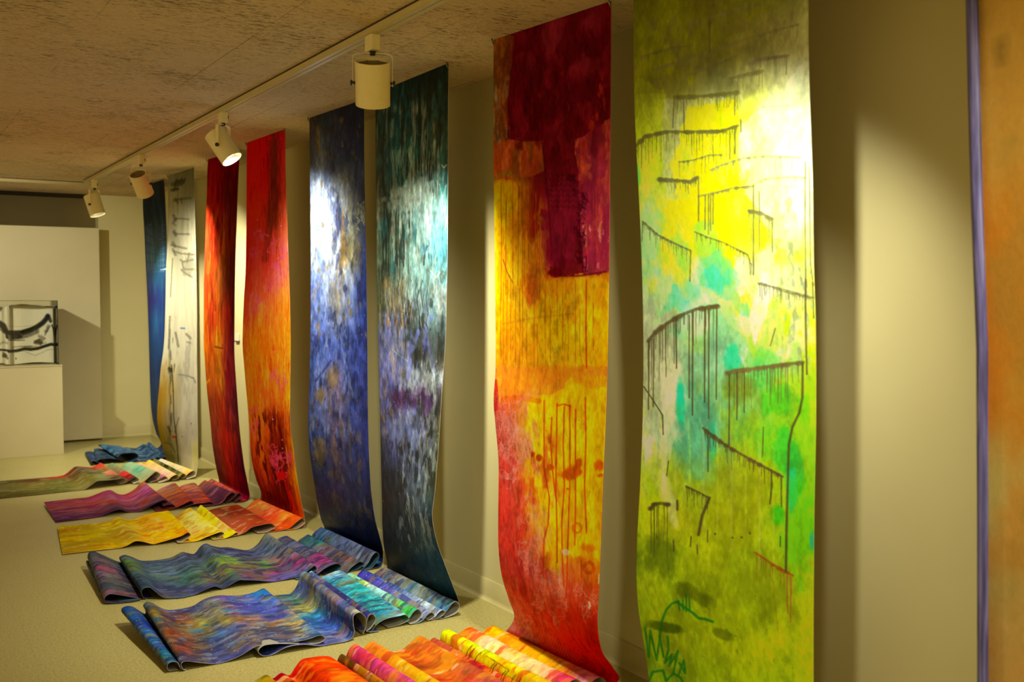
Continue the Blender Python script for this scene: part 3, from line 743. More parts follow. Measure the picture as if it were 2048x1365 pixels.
# --- scroll 5: blue, pale paint above standing in for the lamp's hot spot
def p5(P):
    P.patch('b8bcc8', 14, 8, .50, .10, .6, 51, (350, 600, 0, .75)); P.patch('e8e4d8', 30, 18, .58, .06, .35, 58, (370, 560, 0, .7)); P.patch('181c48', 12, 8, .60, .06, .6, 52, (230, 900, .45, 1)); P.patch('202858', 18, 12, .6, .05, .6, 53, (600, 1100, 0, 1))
    P.patch('7888c0', 26, 15, .6, .05, .5, 54, (540, 880, 0, .8)); P.patch('705844', 24, 14, .62, .06, .5, 55, (780, 1060, 0, 1)); P.patch('886838', 34, 20, .68, .03, .6, 56, (240, 700, 0, 1))
    for b in ((689, 500, 8, 34), (683, 525, 6, 16), (664, 755, 12, 20), (641, 790, 12, 14), (640, 905, 12, 30), (686, 470, 3, 50), (636, 280, 4, 26), (683, 240, 5, 8)): P.blob('906c38', *b, .6, 0, .6, int(b[0]))
    P.line('14184c', [(632, 762), (645, 745), (662, 722)], 4, .6, .4); P.specks('a0a8c8', 40, 615, 560, 745, 1080, .8, 1.6, 8, .7)
    P.scrib('a09c80', 715, 410, 12, 40, 7, 1.3, .6, 8)
    P.shade(.4, 26, 18, 57); P.shade(.2, 90, 60, 58)
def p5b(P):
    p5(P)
    fl_noise(P, 510, (('20284c', .56, .6, 34, 14), ('7880a0', .62, .55, 36, 10), ('3c7878', .66, .4, 30, 8), ('80683c', .66, .55, 26, 10)))
    P.dots('202038', 70, .93, 515, .9, m=(1-P.h))
    P.dots('a8a8b8', 90, .97, 516, .7, m=(1-P.h))
make_scroll('painted_scroll', 'deep blue scroll with lamp highlight painted on its upper part and ochre flecks',
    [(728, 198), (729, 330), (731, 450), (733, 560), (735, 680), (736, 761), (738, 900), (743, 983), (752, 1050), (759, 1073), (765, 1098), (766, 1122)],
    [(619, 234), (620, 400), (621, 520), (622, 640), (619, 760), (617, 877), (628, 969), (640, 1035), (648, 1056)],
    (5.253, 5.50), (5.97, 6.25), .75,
    [((760, 1134, 'f'), None, '142450 182c58'), ((742, 1139, 'f'), None, None), ((728, 1141), None, None), ((744, 1136), None, None), ((759, 1113), (648, 1060), None), ((753.5, 1105), (642.5, 1054.5), '285888 384880 505888 787898 787890'), ((745, 1112), (634, 1060), '285080 305078 586088 808098 686878'),
     ((737, 1126), (626, 1067), None), ((724, 1139, 'f'), None, None), ((700, 1143), None, None), ((714, 1140), None, None), ((728, 1129), (621, 1074), None), ((721, 1124.5), (616, 1069.5), '186070 187878 806060 885850 385058'), ((712, 1129), (607, 1075), '186868 308878 906468 805048 384c50'), ((702, 1137), (598, 1081), '206070 387870 805060 705058 305060'),
     ((692, 1146, 'f'), None, None), ((652, 1154), None, None), ((668, 1151), None, None), ((682, 1134), (580, 1080), None), ((676, 1128.5), (574.5, 1073.5), '383870 504880 605070 c02878 b02870'), ((664, 1131), (566, 1074.5), '484078 585888 706878 b83070 b03878'), ((648, 1139), (556, 1079), '404070 505888 686070 a83878 985080'),
     ((636, 1148), (550, 1085), None), ((604, 1158, 'f'), None, None), ((592, 1160), None, None), ((610, 1155), None, None), ((633.5, 1140), (538, 1074), '504878 905880'), ((630, 1132.5), (533, 1067.5), '888050 707060 506080 706880 a03878 c03070 8878a8'), ((621, 1138), (526, 1076), '807858 585c70 687090 806868 a04078 b83878 7868a0'), ((610, 1147), (517, 1088), '585878 6078a0 708090 805860 a83870 a03880 7068a0'),
     ((597, 1154), (505, 1097.5), '485080 485878 706878 906048 a83070 8c5888 7068a8'), ((574, 1159), (490, 1101), '404070 484878 5c6080 68a020 705840 a02868 6858a0'), ((545, 1164, 'f'), (457, 1096), '403c68 606c90 707458 806848 806040 905070 6858a0'), ((515, 1162), (438, 1096), '484878 606888 80a828 90884c 705848 983868 6c60a0'), ((491, 1161.5), (423, 1092.5), '485878 486070 80b018 988c58 80603c 7c6870 6858a0'),
     ((478, 1161.5), (412, 1088.5), '4a5878 506080 80a018 988848 508030 585090'), ((462, 1170), (402, 1093), '485078 405068 607030 a08c50 604838 50508c'), ((446, 1178, 'f'), (389, 1108), '384068 485068 587858 90804c 504838 484c8c'), ((430, 1174), (376, 1107), '404470 505878 486c60 88783c 685040 404480'), ((412, 1180), (363.6, 1104.5), '40486c 485878 507078 406838 58584c 404078'),
     ((388.5, 1190.5), (343, 1115), '404870 485870 486878 306850 585c88 484878'), ((362, 1196, 'f'), (322, 1119.5), '3c4868 607090 507478 486c70 485480 404074'), ((338, 1197.5, 'f'), (300, 1122), '384468 506878 60806c 405068 404878 3c3c70'), ((325, 1195), (281.6, 1121.5), '3c4460 385068 406068 304c68 38446c 34386c'),
     ((311, 1185), (264, 1114), '2c4c54 487040 305468 286068 30405c'), ((298, 1176), (248, 1110), '2a5058 6a9020 305060 205868 303850'), ((286, 1179.5), (238.5, 1115), '285058 406438 285060 205060 283050'), ((284, 1189), (240, 1122), None), ((290, 1198, 'f'), (247, 1130), None),
     ((305, 1199), None, '304850 583848'), ((285, 1198), (236, 1124), '304850 703848'), ((262, 1195), (208, 1112), '305058 604850 984060 706060 404850 984060'), ((236, 1191), (190, 1104.5), '305058 604850 a84060 806060 405850 a04060'), ((218.6, 1190), (181.5, 1104), '305458 484850 b04060 784860 506058 a84060'),
     ((209.5, 1198), (177, 1108), '305458 485058 703c58 504c58 483c50 804058'), ((213, 1207, 'f'), (176, 1118), '284c58 384c58 583450'), ((235, 1207), (190, 1122), None), ((262, 1201), (215, 1122), None), ((282, 1199), (234, 1124), None), ((264, 1204, 'f'), (212, 1128), None), ((232, 1208), (184, 1124), '304c58 384c58 483450'), ((212, 1206), (173, 1122), None), ((208, 1207, 'f'), (172, 1127), '304c58 384c58 583450')],
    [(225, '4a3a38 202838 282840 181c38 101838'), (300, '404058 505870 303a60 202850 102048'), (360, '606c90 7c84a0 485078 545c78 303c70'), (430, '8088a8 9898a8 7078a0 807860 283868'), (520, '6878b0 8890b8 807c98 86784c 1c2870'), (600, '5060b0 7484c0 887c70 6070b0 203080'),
     (700, '405098 4858a8 5060b0 3a4898 303880'), (780, '384888 6868a0 706080 404890 2a3078'), (900, '283870 303c78 584460 383c70 282c68'), (1000, '182860 202c68 342f66 2a3468 181c50'), (1085, '102058 142860 102058 101c50 0c1440')],
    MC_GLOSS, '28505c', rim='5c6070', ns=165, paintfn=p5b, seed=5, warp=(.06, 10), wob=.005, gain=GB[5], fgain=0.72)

# --- scroll 6: teal and grey
def p6(P):
    P.patch('a0a090', 40, 6, .58, .05, .6, 61, (200, 620, 0, 1)); P.patch('141c18', 30, 5, .57, .05, .7, 62, (100, 560, 0, 1)); P.patch('24646c', 16, 6, .62, .05, .5, 63, (130, 560, 0, 1))
    P.patch('c8c8b8', 60, 12, .62, .04, .4, 64, (260, 640, .2, 1)); P.patch('6060b0', 24, 13, .58, .05, .6, 65, (620, 950, 0, .85)); P.patch('20201c', 20, 12, .58, .05, .7, 66, (560, 1000, .3, 1))
    P.patch('986c38', 34, 20, .63, .04, .7, 67, (560, 880, 0, .5)); P.patch('a0a4a4', 24, 14, .60, .05, .6, 68, (740, 1100, .3, 1)); P.patch('482450', 16, 12, .56, .06, .7, 69, (765, 830, .2, 1))
    P.patch('503c20', 30, 9, .64, .04, .5, 70, (200, 900, 0, 1))
    P.blob('8ca8a4', 855, 430, 36, 60, .6, 0, .9, 301); P.blob('5c98a4', 880, 500, 18, 50, .6, 0, .9, 302); P.blob('a0acA0'.lower(), 825, 385, 30, 26, .6, 0, .9, 303); P.blob('6c8c88', 840, 560, 40, 40, .5, 0, .9, 304); P.blob('a4a494', 800, 400, 26, 20, .5, 0, 1., 305)
    P.blob('9c9c98', 880, 590, 14, 40, .5, 0, .9, 306); P.blob('8080b0', 790, 700, 30, 60, .5, 0, .9, 307); P.blob('a0a4ac', 850, 760, 34, 24, .55, 0, .9, 308); P.blob('7078a8', 810, 850, 34, 40, .5, 0, .9, 309); P.blob('807050', 795, 600, 20, 40, .5, 0, 1., 310)
    r = random.Random(6)
    for k in range(26):
        x = 775+r.random()*100; y = 560+r.random()*70; P.line('90909a' if k % 2 else '2c2c30', [(x, y), (x-3, y+18), (x+1, y+30+r.random()*30)], 1.6, .6, .3)
    for k in range(10):
        x = 820+r.random()*40; y = 250+r.random()*60; P.line('98b0a8', [(x, y), (x-2, y+30), (x-4, y+70+r.random()*30)], 1.6, .6, .3)
    P.line('202020', [(855, 492), (850, 505), (848, 530)], 3, .8, .3); P.blob('50808c', 847, 500, 6, 10, .7, 0, .4, 6)
    P.line('c8c8b0', [(893, 330), (888, 336), (884, 330)], 2.2, .7); P.line('b8b8a0', [(862, 542), (872, 556), (880, 545)], 2.4, .7, .3); P.line('c0bca0', [(893, 370), (884, 400), (892, 440)], 1.8, .5, .3)
    P.line('9098a0', [(785, 700), (800, 712), (815, 722)], 1.3, .8)
    P.specks('b8b8a8', 60, 760, 220, 890, 1160, .8, 1.5, 61, .7)
    P.shade(.4, 34, 20, 71); P.shade(.25, 110, 50, 72)
def p6b(P):
    p6(P)
    fl_noise(P, 610, (('202858', .58, .55, 30, 12), ('90a0b8', .66, .5, 34, 14), ('a07838', .64, .5, 24, 9), ('286c98', .66, .5, 28, 12)))
    P.dots('d0b020', 60, .975, 615, .95, m=(1-P.h)); P.dots('d8d8d0', 90, .965, 616, .8, m=(1-P.h))
make_scroll('painted_scroll', 'dark teal and grey scroll streaked with pale paint, behind the nearest lamp',
    [(897, 125), (897, 300), (896, 450), (893, 600), (890, 692), (884, 785), (877, 900), (872, 969), (865, 1047), (877, 1093), (895, 1144), (912, 1188), (918, 1208)],
    [(751, 186), (751, 300), (752, 400), (753, 500), (755, 620), (759, 760), (762, 900), (764, 1000), (766, 1080), (774, 1134)],
    (4.229, 4.30), (4.987, 5.05), .74,
    [((912, 1229, 'f'), None, '102830 0c2838'), ((886, 1237, 'f'), None, None), ((874, 1240), None, None), ((896, 1236), None, None), ((915, 1225), None, None), ((919.5, 1213), (776, 1139), None), ((913, 1203.5), (769, 1135.5), '786058 807468 888878 788890 806c68'), ((904, 1208), (762, 1139), '706058 807c70 60787c 686c60 508090'),
     ((892, 1224), (752, 1146), '705058 706860 889898 707468 4880a0'), ((880, 1237, 'f'), (746, 1151), None), ((862, 1241), None, None), ((878, 1236), None, None), ((890.7, 1226), (739, 1148), None), ((885.7, 1220.5), (734.6, 1143), '3040a0 3858b0 7888b8 d0d8e8 8090b8'), ((877, 1226), (730, 1145), '283898 3858b0 7888b8 d0d8e8 90a0c0'), ((870, 1235), (727, 1149), None),
     ((856, 1242, 'f'), None, None), ((864, 1238), None, None), ((869, 1231), (731, 1145), None), ((864, 1225), (725.7, 1140.5), '3828a0 4840b0 6058a8 8080c0 a8a8c8'), ((855, 1230), (720, 1145), '3828a0 5048b0 7060b0 8080b8 9898b8'), ((849, 1238), (715, 1151), None), ((838, 1246, 'f'), None, None), ((820, 1249), None, None), ((836, 1243), None, None),
     ((843, 1228), (706, 1149), None), ((836, 1220), (700, 1146.5), '70c8c0 b0d050 d8d0b0 a0d8c8 60c060 40b020 30b0a0'), ((827, 1226), (695, 1149), '90c8c8 b0c820 d8c8a8 90d0d0 a0c890 48b828 38a890'), ((820, 1236), (692, 1152), None), ((800, 1251, 'f'), None, None), ((775, 1258), None, None), ((795, 1251), None, None), ((818, 1240), (689, 1147), None),
     ((812, 1231), (682.5, 1141.5), '90c8e0 80c8d8 20a0a0 40b0b0 60c8b0 80c8e0 80b8d8'), ((798, 1233.5), (672, 1143), '98c8e0 38a0a8 188890 48b8b0 209898 60b8c0 70a8c8'), ((780, 1237), (658, 1148), 'a0c8e8 2898a0 48b8a8 188890 58b8a8 209098 58b0c8'), ((766, 1242), (648, 1153), '70b8d0 187888 2888a0 40a8a8 107080 2890a0 187890'), ((752, 1252), (640, 1160), None), ((745, 1262), (636, 1166), None), ((740, 1266, 'f'), None, None), ((758, 1264), None, None), ((733, 1264), None, None),
     ((742, 1256), (630, 1157), None), ((750.5, 1239), (628, 1148), None), ((744.7, 1230), (622.6, 1143.5), 'a0b0c8 4c4480 302860 483c70 403880'), ((738, 1234), (616, 1149), '5060a0 504888 383068 504078 403880'), ((733, 1250), (613, 1157), None), ((726, 1270, 'f'), (608, 1175), None), ((731, 1255), None, None),
     ((731.5, 1238), (614, 1148), None), ((720, 1226.5), (607.7, 1142.5), '3068a0 a08040 4c4890 5850a0 504888 a89870'), ((708, 1232), (601, 1149), '384880 907840 505088 504890 604c90 807878'), ((707, 1248), (598, 1162), '384880 505890 808040 404898 404080 383470'), ((709, 1264), (591, 1178), '404c80 586080 907838 285880 3c3c80 403c78'), ((703, 1278), (580, 1188.5), '406868 607050 c09838 3080a0 2858a0 4840a0 585898'),
     ((690, 1284, 'f'), (566, 1190.5), '406868 587850 c09838 3888a8 2858a0 4840a0 8078a0'), ((668, 1288.5), (550, 1192), '50604c 8c6860 b89038 3878a0 2850a0 707898 6058a0'), ((642, 1293), (530, 1199), '505070 806858 4080a0 a88848 3060a0 5850a0 5850a0'), ((606, 1290), (505, 1206), '484878 505090 484898'), ((572, 1296), (480, 1212), None), ((545, 1310, 'f'), (455, 1222), None), ((526, 1312.5), (442, 1222), None), ((516.5, 1304), (436, 1214), '303c80 303c80'),
     ((524, 1294), (442, 1208), None), ((545, 1289), (460, 1203), None), ((585, 1288.5), (490, 1198), None), ((622, 1289), (520, 1192), None), ((642, 1286), (533, 1187), None), ((650.5, 1278), (533.5, 1182), '284c70 305080'), ((642, 1271), (528, 1177.5), '1868a0 3060b0 6068a8 c09838 4060a0 3880a8'), ((618, 1278), (510, 1184.5), '1868a0 3858b0 6878c0 4848a0 b08838 c89830 4060a0'),
     ((590, 1284), (490, 1190), '3858b0 6878c0 3848a8 4844a0 a07040 906848 40509c'), ((552, 1287), (462, 1192), '5848a0 5860b8 4840a0 a06838 806878 907040 3848a0'), ((522, 1291), (438, 1191.5), '5c4890 685080 704c58 a06038 605888 806848 3840a0'), ((506, 1296), (413, 1197), '505888 887860 8c7c30 706858 4050a0 705048 3840a0'),
     ((479, 1312.7), (398, 1205), '485078 806c60 8c7c30 484c80 5870a8 604c58 3848a0'), ((450, 1325), (384, 1213), '404078 8c7c30 a08c30 605038 4058a0 504c68 3848a0'), ((428, 1328.5, 'f'), (354.6, 1219.5), '3c3c70 883828 8c7430 704c48 68583c 5a4058 384080'), ((406, 1326.5), (332.6, 1220), '404078 803828 705040 803c30 684840 384070'), ((388, 1324), (316, 1213), '483c58 804828 684038 984020 904030 3c3c68'),
     ((376, 1322.5), (303, 1205.5), '504840 807028 604840 a04818 703840 3c3c64'), ((366, 1324), (293, 1204), '504840 907028 604840 a04818 403c60'), ((361.5, 1331), (286, 1211), '403c3c 605030 384060'), ((368, 1341, 'f'), (290, 1222), None), ((372, 1342), (290, 1228), None), ((362, 1338), (278, 1221), None), ((356, 1326), (266, 1214), '103078 104890 102080 1858a0 103888 187890 182458'), ((345, 1323.5), (254, 1212.5), '103078 1860a0 103098 2068a8 1040a0 2090a0 182860'), ((336, 1328), (244, 1217), '103078 1860a0 103098 2068a8 1040a0 2090a0 182860'), ((334, 1337), (243, 1225), '102868 102868 182050'), ((340, 1343, 'f'), (252, 1232), '102860 101c48'), ((356, 1344), (268, 1232), '102060 102050')],
    [(120, '182828 0c3038 081c1c 10201c 102820'), (230, '181c18 103840 0c3c48 303428 183028'), (330, '403c30 0c4050 185050 585848 206060'), (420, '687060 304438 305048 788478 408080'), (520, '505c48 485848 608078 689090 408088'), (620, '404c38 504838 384040 607878 506060'),
     (690, '5058a0 48485c 303838 404040 303838'), (760, '6060a8 5858a0 8080a0 989ca0 7c7c80'), (800, '585890 38304a 482858 6a6070 404040'), (860, '303038 505090 6068a0 787c90 484c40'), (950, '202028 282c38 484c60 606c78 303018'), (1050, '181820 202830 303840 405060 203848'), (1150, '101820 142028 102830 183840 103040'), (1220, '101c28 0c2430 0c2838 0c2c38 082838')],
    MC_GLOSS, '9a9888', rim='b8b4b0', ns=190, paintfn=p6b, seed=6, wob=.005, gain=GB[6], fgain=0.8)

# --- scroll 7: crimson over yellow
def p7(P):
    A = lambda x, y: (960+x/2.273, y/2.273)
    B = lambda x, y: (960+x/1.697, 560+y/1.697)
    P.patch('f0c818', 12, 8, .58, .05, .45, 82, (400, 740, 0, 1)); P.patch('c87808', 14, 9, .60, .05, .5, 81, (400, 800, 0, 1)); P.patch('8c8018', 30, 18, .64, .05, .35, 84, (600, 740, .3, 1))
    P.poly('84481c', [A(62, 190), A(158, 160), A(135, 500), A(130, 630), A(58, 670)], .85, 2, 201, .3)
    P.patch('c07018', 30, 18, .53, .04, .8, 202, (60, 300, 0, .12)); P.patch('706070', 30, 12, .55, .04, .8, 203, (190, 290, 0, .12)); P.patch('b0a890', 40, 14, .62, .03, .8, 204, (150, 290, 0, .1))
    P.poly('b84c18', [A(58, 660), A(140, 632), A(282, 642), A(292, 780), A(230, 800), A(60, 822)], .9, 2, 205, .3)
    P.patch('d86840', 22, 16, .53, .05, .7, 206, (290, 350, 0, .3)); P.patch('6c4818', 34, 10, .56, .04, .7, 207, (285, 355, .18, .45)); P.line('8c8018', [A(66, 808), A(100, 792), A(150, 800), A(120, 775)], 7, .8, .6)
    P.poly('98263c', [A(425, 640), A(598, 540), A(590, 1230), A(560, 1238), A(470, 1248), A(440, 780)], .95, 3, 208, .2)
    P.patch('c83c28', 12, 8, .52, .06, .7, 209, (230, 400, .6, 1)); P.patch('d06030', 20, 12, .58, .05, .7, 210, (180, 500, .65, 1)); P.patch('a81c48', 9, 6, .52, .08, .5, 211, (360, 540, .6, 1)); P.patch('d89880', 40, 20, .66, .03, .6, 212, (400, 540, .6, 1))
    P.poly('680a16', [A(155, 165), A(605, -30), A(603, 530), A(430, 640), A(445, 780), A(472, 1240), A(400, 1254), A(345, 1262), A(325, 1180), A(302, 800), A(285, 642), A(140, 632), A(126, 500)], .93, 1.6, 213, .1)
    P.patch('94182c', 9, 6, .54, .06, .6, 214, (0, 300, .2, 1)); P.patch('50040c', 10, 7, .56, .05, .6, 215, (80, 330, .15, .9)); P.patch('841430', 10, 6, .52, .06, .7, 216, (340, 540, .4, .8)); P.patch('b03018', 18, 12, .64, .04, .8, 217, (150, 300, .6, 1)); P.patch('a83048', 7, 5, .6, .06, .5, 218, (0, 150, .3, .9))
    P.line('5c0410', [A(130, 440), A(128, 540), A(132, 628), A(200, 640), A(280, 640)], 3.5, .6, .3); P.line('600a12', [A(285, 650), A(298, 800), A(318, 1000), A(326, 1180)], 3, .7, .2)
    P.line('5c0410', [A(320, 1215), A(345, 1255), A(400, 1256), (1160, 552), (1212, 544)], 4, .8, .4); P.blob('640410', *A(340, 1240), 13, 9, .95, 0, .3, 4)
    r = random.Random(7)
    for k in range(7):
        for j in range(5): x = 316+j*26; y = 795+k*24; P.line('40060c', [A(x, y+r.uniform(-4, 4)), A(x+9, y-7), A(x+12, y+8), A(x+21, y+r.uniform(-4, 4))], 1.7, .6, .5)
    for k in range(16): P.scrib('3c0410', *A(430+k*2.5+r.uniform(-14, 14), 800+k*28), 7, 5, 1, 1.5, .65, 100+k)
    for k in range(12): P.scrib('48060c', *A(490+r.uniform(-40, 50), 190+r.uniform(-40, 60)), 6, 6, 1, 1.5, .35, 150+k)
    for x, y0, y1, c in ((485, 980, 1150, 'c04810'), (515, 860, 1100, 'b83c20'), (530, 850, 1150, 'c04810'), (550, 900, 1120, 'b83c20')): P.line(c, [A(x, y0), A(x+2, y1)], 1.4, .7)
    # fine runs down the yellow
    for x, y0, y1 in ((95, 830, 1365), (150, 810, 1365), (175, 840, 1300), (192, 830, 1365), (200, 900, 1300), (222, 850, 1200), (255, 880, 1250), (275, 900, 1365), (120, 900, 1340), (262, 1000, 1340)): P.line('b05008', [A(x, y0), A(x+r.uniform(-4, 4), (y0+y1)/2), A(x+r.uniform(-3, 3), y1)], 1.6, .8, .2)
    for x, y0, y1 in ((72, 0, 260), (80, 10, 295), (93, 0, 290), (105, 0, 270), (122, 20, 290), (135, 30, 300), (145, 0, 280), (160, 120, 300), (185, 20, 300), (196, 150, 300), (222, 0, 250), (240, 100, 280), (262, 0, 200), (280, 20, 240), (300, 90, 290), (325, 0, 300), (340, 100, 260), (362, 20, 300), (385, 80, 240)):
        P.line('b86008', [B(x, y0), B(x+r.uniform(-2, 2), (y0+y1)/2), B(x, y1)], 1.7, .8, .25)
    P.line('8c4820', [A(105, 1180), A(125, 1240), A(150, 1285)], 2.4, .8, .3); P.line('a02810', [A(180, 850), A(178, 900)], 2, .7)
    P.blob('c86018', *A(240, 1300), 18, 40, .6, 0, .9, 12); P.blob('d05810', *B(175, 40), 12, 20, .7, 0, .9, 13); P.line('a86818', [B(80, 150), B(180, 130), B(320, 115)], 4, .45, .6)
    P.poly('e8b808', [B(165, 405), B(260, 330), B(436, 330), B(428, 600), B(412, 800), B(408, 960), B(385, 950), B(372, 890), B(330, 950), B(300, 930), B(270, 1000), B(222, 980), B(212, 820), B(192, 660), B(172, 560)], .85, 3, 221, .15)
    P.patch('f4d010', 9, 7, .5, .06, .6, 222, (820, 1060, .3, 1)); P.patch('e89810', 14, 10, .58, .05, .6, 223, (740, 1100, .3, 1))
    P.poly('dc7c18', [B(56, 290), B(180, 300), B(436, 292), B(434, 325), B(310, 335), B(250, 395), B(150, 398), B(56, 400)], .8, 3, 224, .3)
    for b in ((250, 320, 120, 26), (120, 360, 70, 28), (380, 350, 50, 20)): P.blob('e08010', *B(b[0], b[1]), b[2]/1.697, b[3]/1.697, .6, 0, .7, b[0])
    P.line('d84808', [B(80, 405), B(140, 400), B(200, 412)], 10, .6, .5); P.line('a01018', [B(52, 345), B(56, 400), B(52, 450)], 8, .9, .4)
    P.patch('d87868', 16, 12, .56, .05, .5, 88, (790, 1000, 0, .5)); P.patch('b02018', 10, 8, .58, .06, .5, 89, (860, 1250, 0, .6)); P.patch('d8907c', 22, 14, .66, .04, .35, 90, (1000, 1260, .1, .8))
    for a in ((100, 480, 50, 60, 16), (140, 560, 40, 50, 12), (90, 620, 30, 60, 10), (180, 900, 40, 90, 14), (230, 1060, 50, 70, 16), (350, 1080, 40, 60, 10), (200, 760, 40, 60, 7), (140, 1180, 30, 40, 10)):
        P.scrib('e09080', *B(a[0], a[1]), a[2]/1.697, a[3]/1.697, a[4], 1.3, .42, a[0])
    # the strong red runs
    for pts in ([(262, 420), (260, 560), (258, 700), (262, 850), (262, 960)], [(287, 430), (283, 560), (287, 700), (278, 820), (280, 960), (285, 1040)], [(305, 425), (306, 560), (305, 700), (300, 850), (296, 1000), (292, 1080)], [(262, 428), (285, 422), (308, 430)],
                [(218, 410), (218, 640), (236, 740), (232, 830), (218, 880), (214, 1000)], [(244, 468), (240, 560), (250, 680), (258, 740)], [(325, 440), (324, 620), (325, 760), (322, 900)], [(358, 400), (360, 560), (355, 700), (362, 860)], [(362, 0), (360, 150), (362, 300)], [(345, 950), (345, 1010)]):
        P.line('cc3808', [B(*p) for p in pts], 2.8, .85, .15)
    P.blob('c84c08', *B(308, 655), 20, 11, .9, -.1, .8, 14); P.blob('c84c08', *B(335, 625), 6, 12, .9, .2, .5, 15); P.blob('c84808', *B(242, 637), 7, 6, .9, .6, .4, 16); P.blob('b83c08', *B(200, 605), 6, 6, .9, 0, .5, 17); P.blob('a83008', *B(180, 592), 5, 7, .9, 0, .5, 18); P.blob('c83808', *B(298, 710), 3, 2.5, .9)
    P.blob('d84808', *B(408, 630), 12, 12, .8, 0, .9, 19); P.blob('d84808', *B(412, 665), 7, 5, .8, 0, .9, 19)
    def ring(x, y, rr, wd, c): P.line(c, [B(x+rr*math.cos(a*.7), y+rr*1.1*math.sin(a*.7)) for a in range(10)], wd, .85, .3)
    ring(330, 843, 15, 4, 'd05808'); ring(370, 978, 17, 6, 'c84808')
    for b in ((360, 910, 20, 12), (340, 950, 22, 10), (380, 915, 16, 12)): P.blob('d86808', *B(b[0], b[1]), b[2]/1.7, b[3]/1.7, .7, 0, .8, b[0])
    P.blob('f0d8b0', *B(295, 925), 7, 8, .8, 0, .9, 21); P.line('f0e0c0', [B(370, 1095), B(375, 1105), B(370, 1115)], 3, .9, .3); P.line('e8d0a0', [B(405, 1000), B(403, 1030)], 3, .9, .4)
    P.blob('c02050', *B(140, 1195), 14, 8, .5, .4, 1., 22); P.line('e0b0b0', [B(110, 1180), B(150, 1200), B(190, 1225)], 12, .4, .7)
    for k in range(18): P.line('e09060', [B(200+k*8, 1180+k*6), B(190+k*8, 1215+k*5)], 1.3, .3)
    P.specks('b83c08', 40, 995, 380, 1215, 1000, .9, 2.2, 77, .7)
    P.shade(.22, 30, 14, 91); P.shade(.2, 90, 50, 92)
def p7b(P):
    p7(P)
    fl_noise(P, 710, (('f0a010', .60, .5, 16, 7), ('c82818', .62, .5, 20, 8), ('f8d8a0', .70, .5, 18, 8)))
    K = lambda x, y: (780+x/7.314, 1230+y/7.314)
    h = P.h; P.h = 1-h
    for i, (x, y, x2, y2) in enumerate(((1200, 460, 1110, 620), (1250, 490, 1150, 650), (1340, 550, 1230, 700), (1540, 705, 1460, 840), (1570, 720, 1490, 860), (1690, 830, 1620, 960), (1740, 820, 1650, 980), (1850, 880, 1770, 1020), (1920, 930, 1880, 1060))):
        m = ((x+x2)/2-14, (y+y2)/2-12)
        P.line('58200c', [K(x, y), K(*m), K(x2, y2)], 1.5, .85)
    P.line('481430', [K(1410, 610), K(1550, 690), K(1740, 815)], 1.8, .7, .8)
    P.h = h
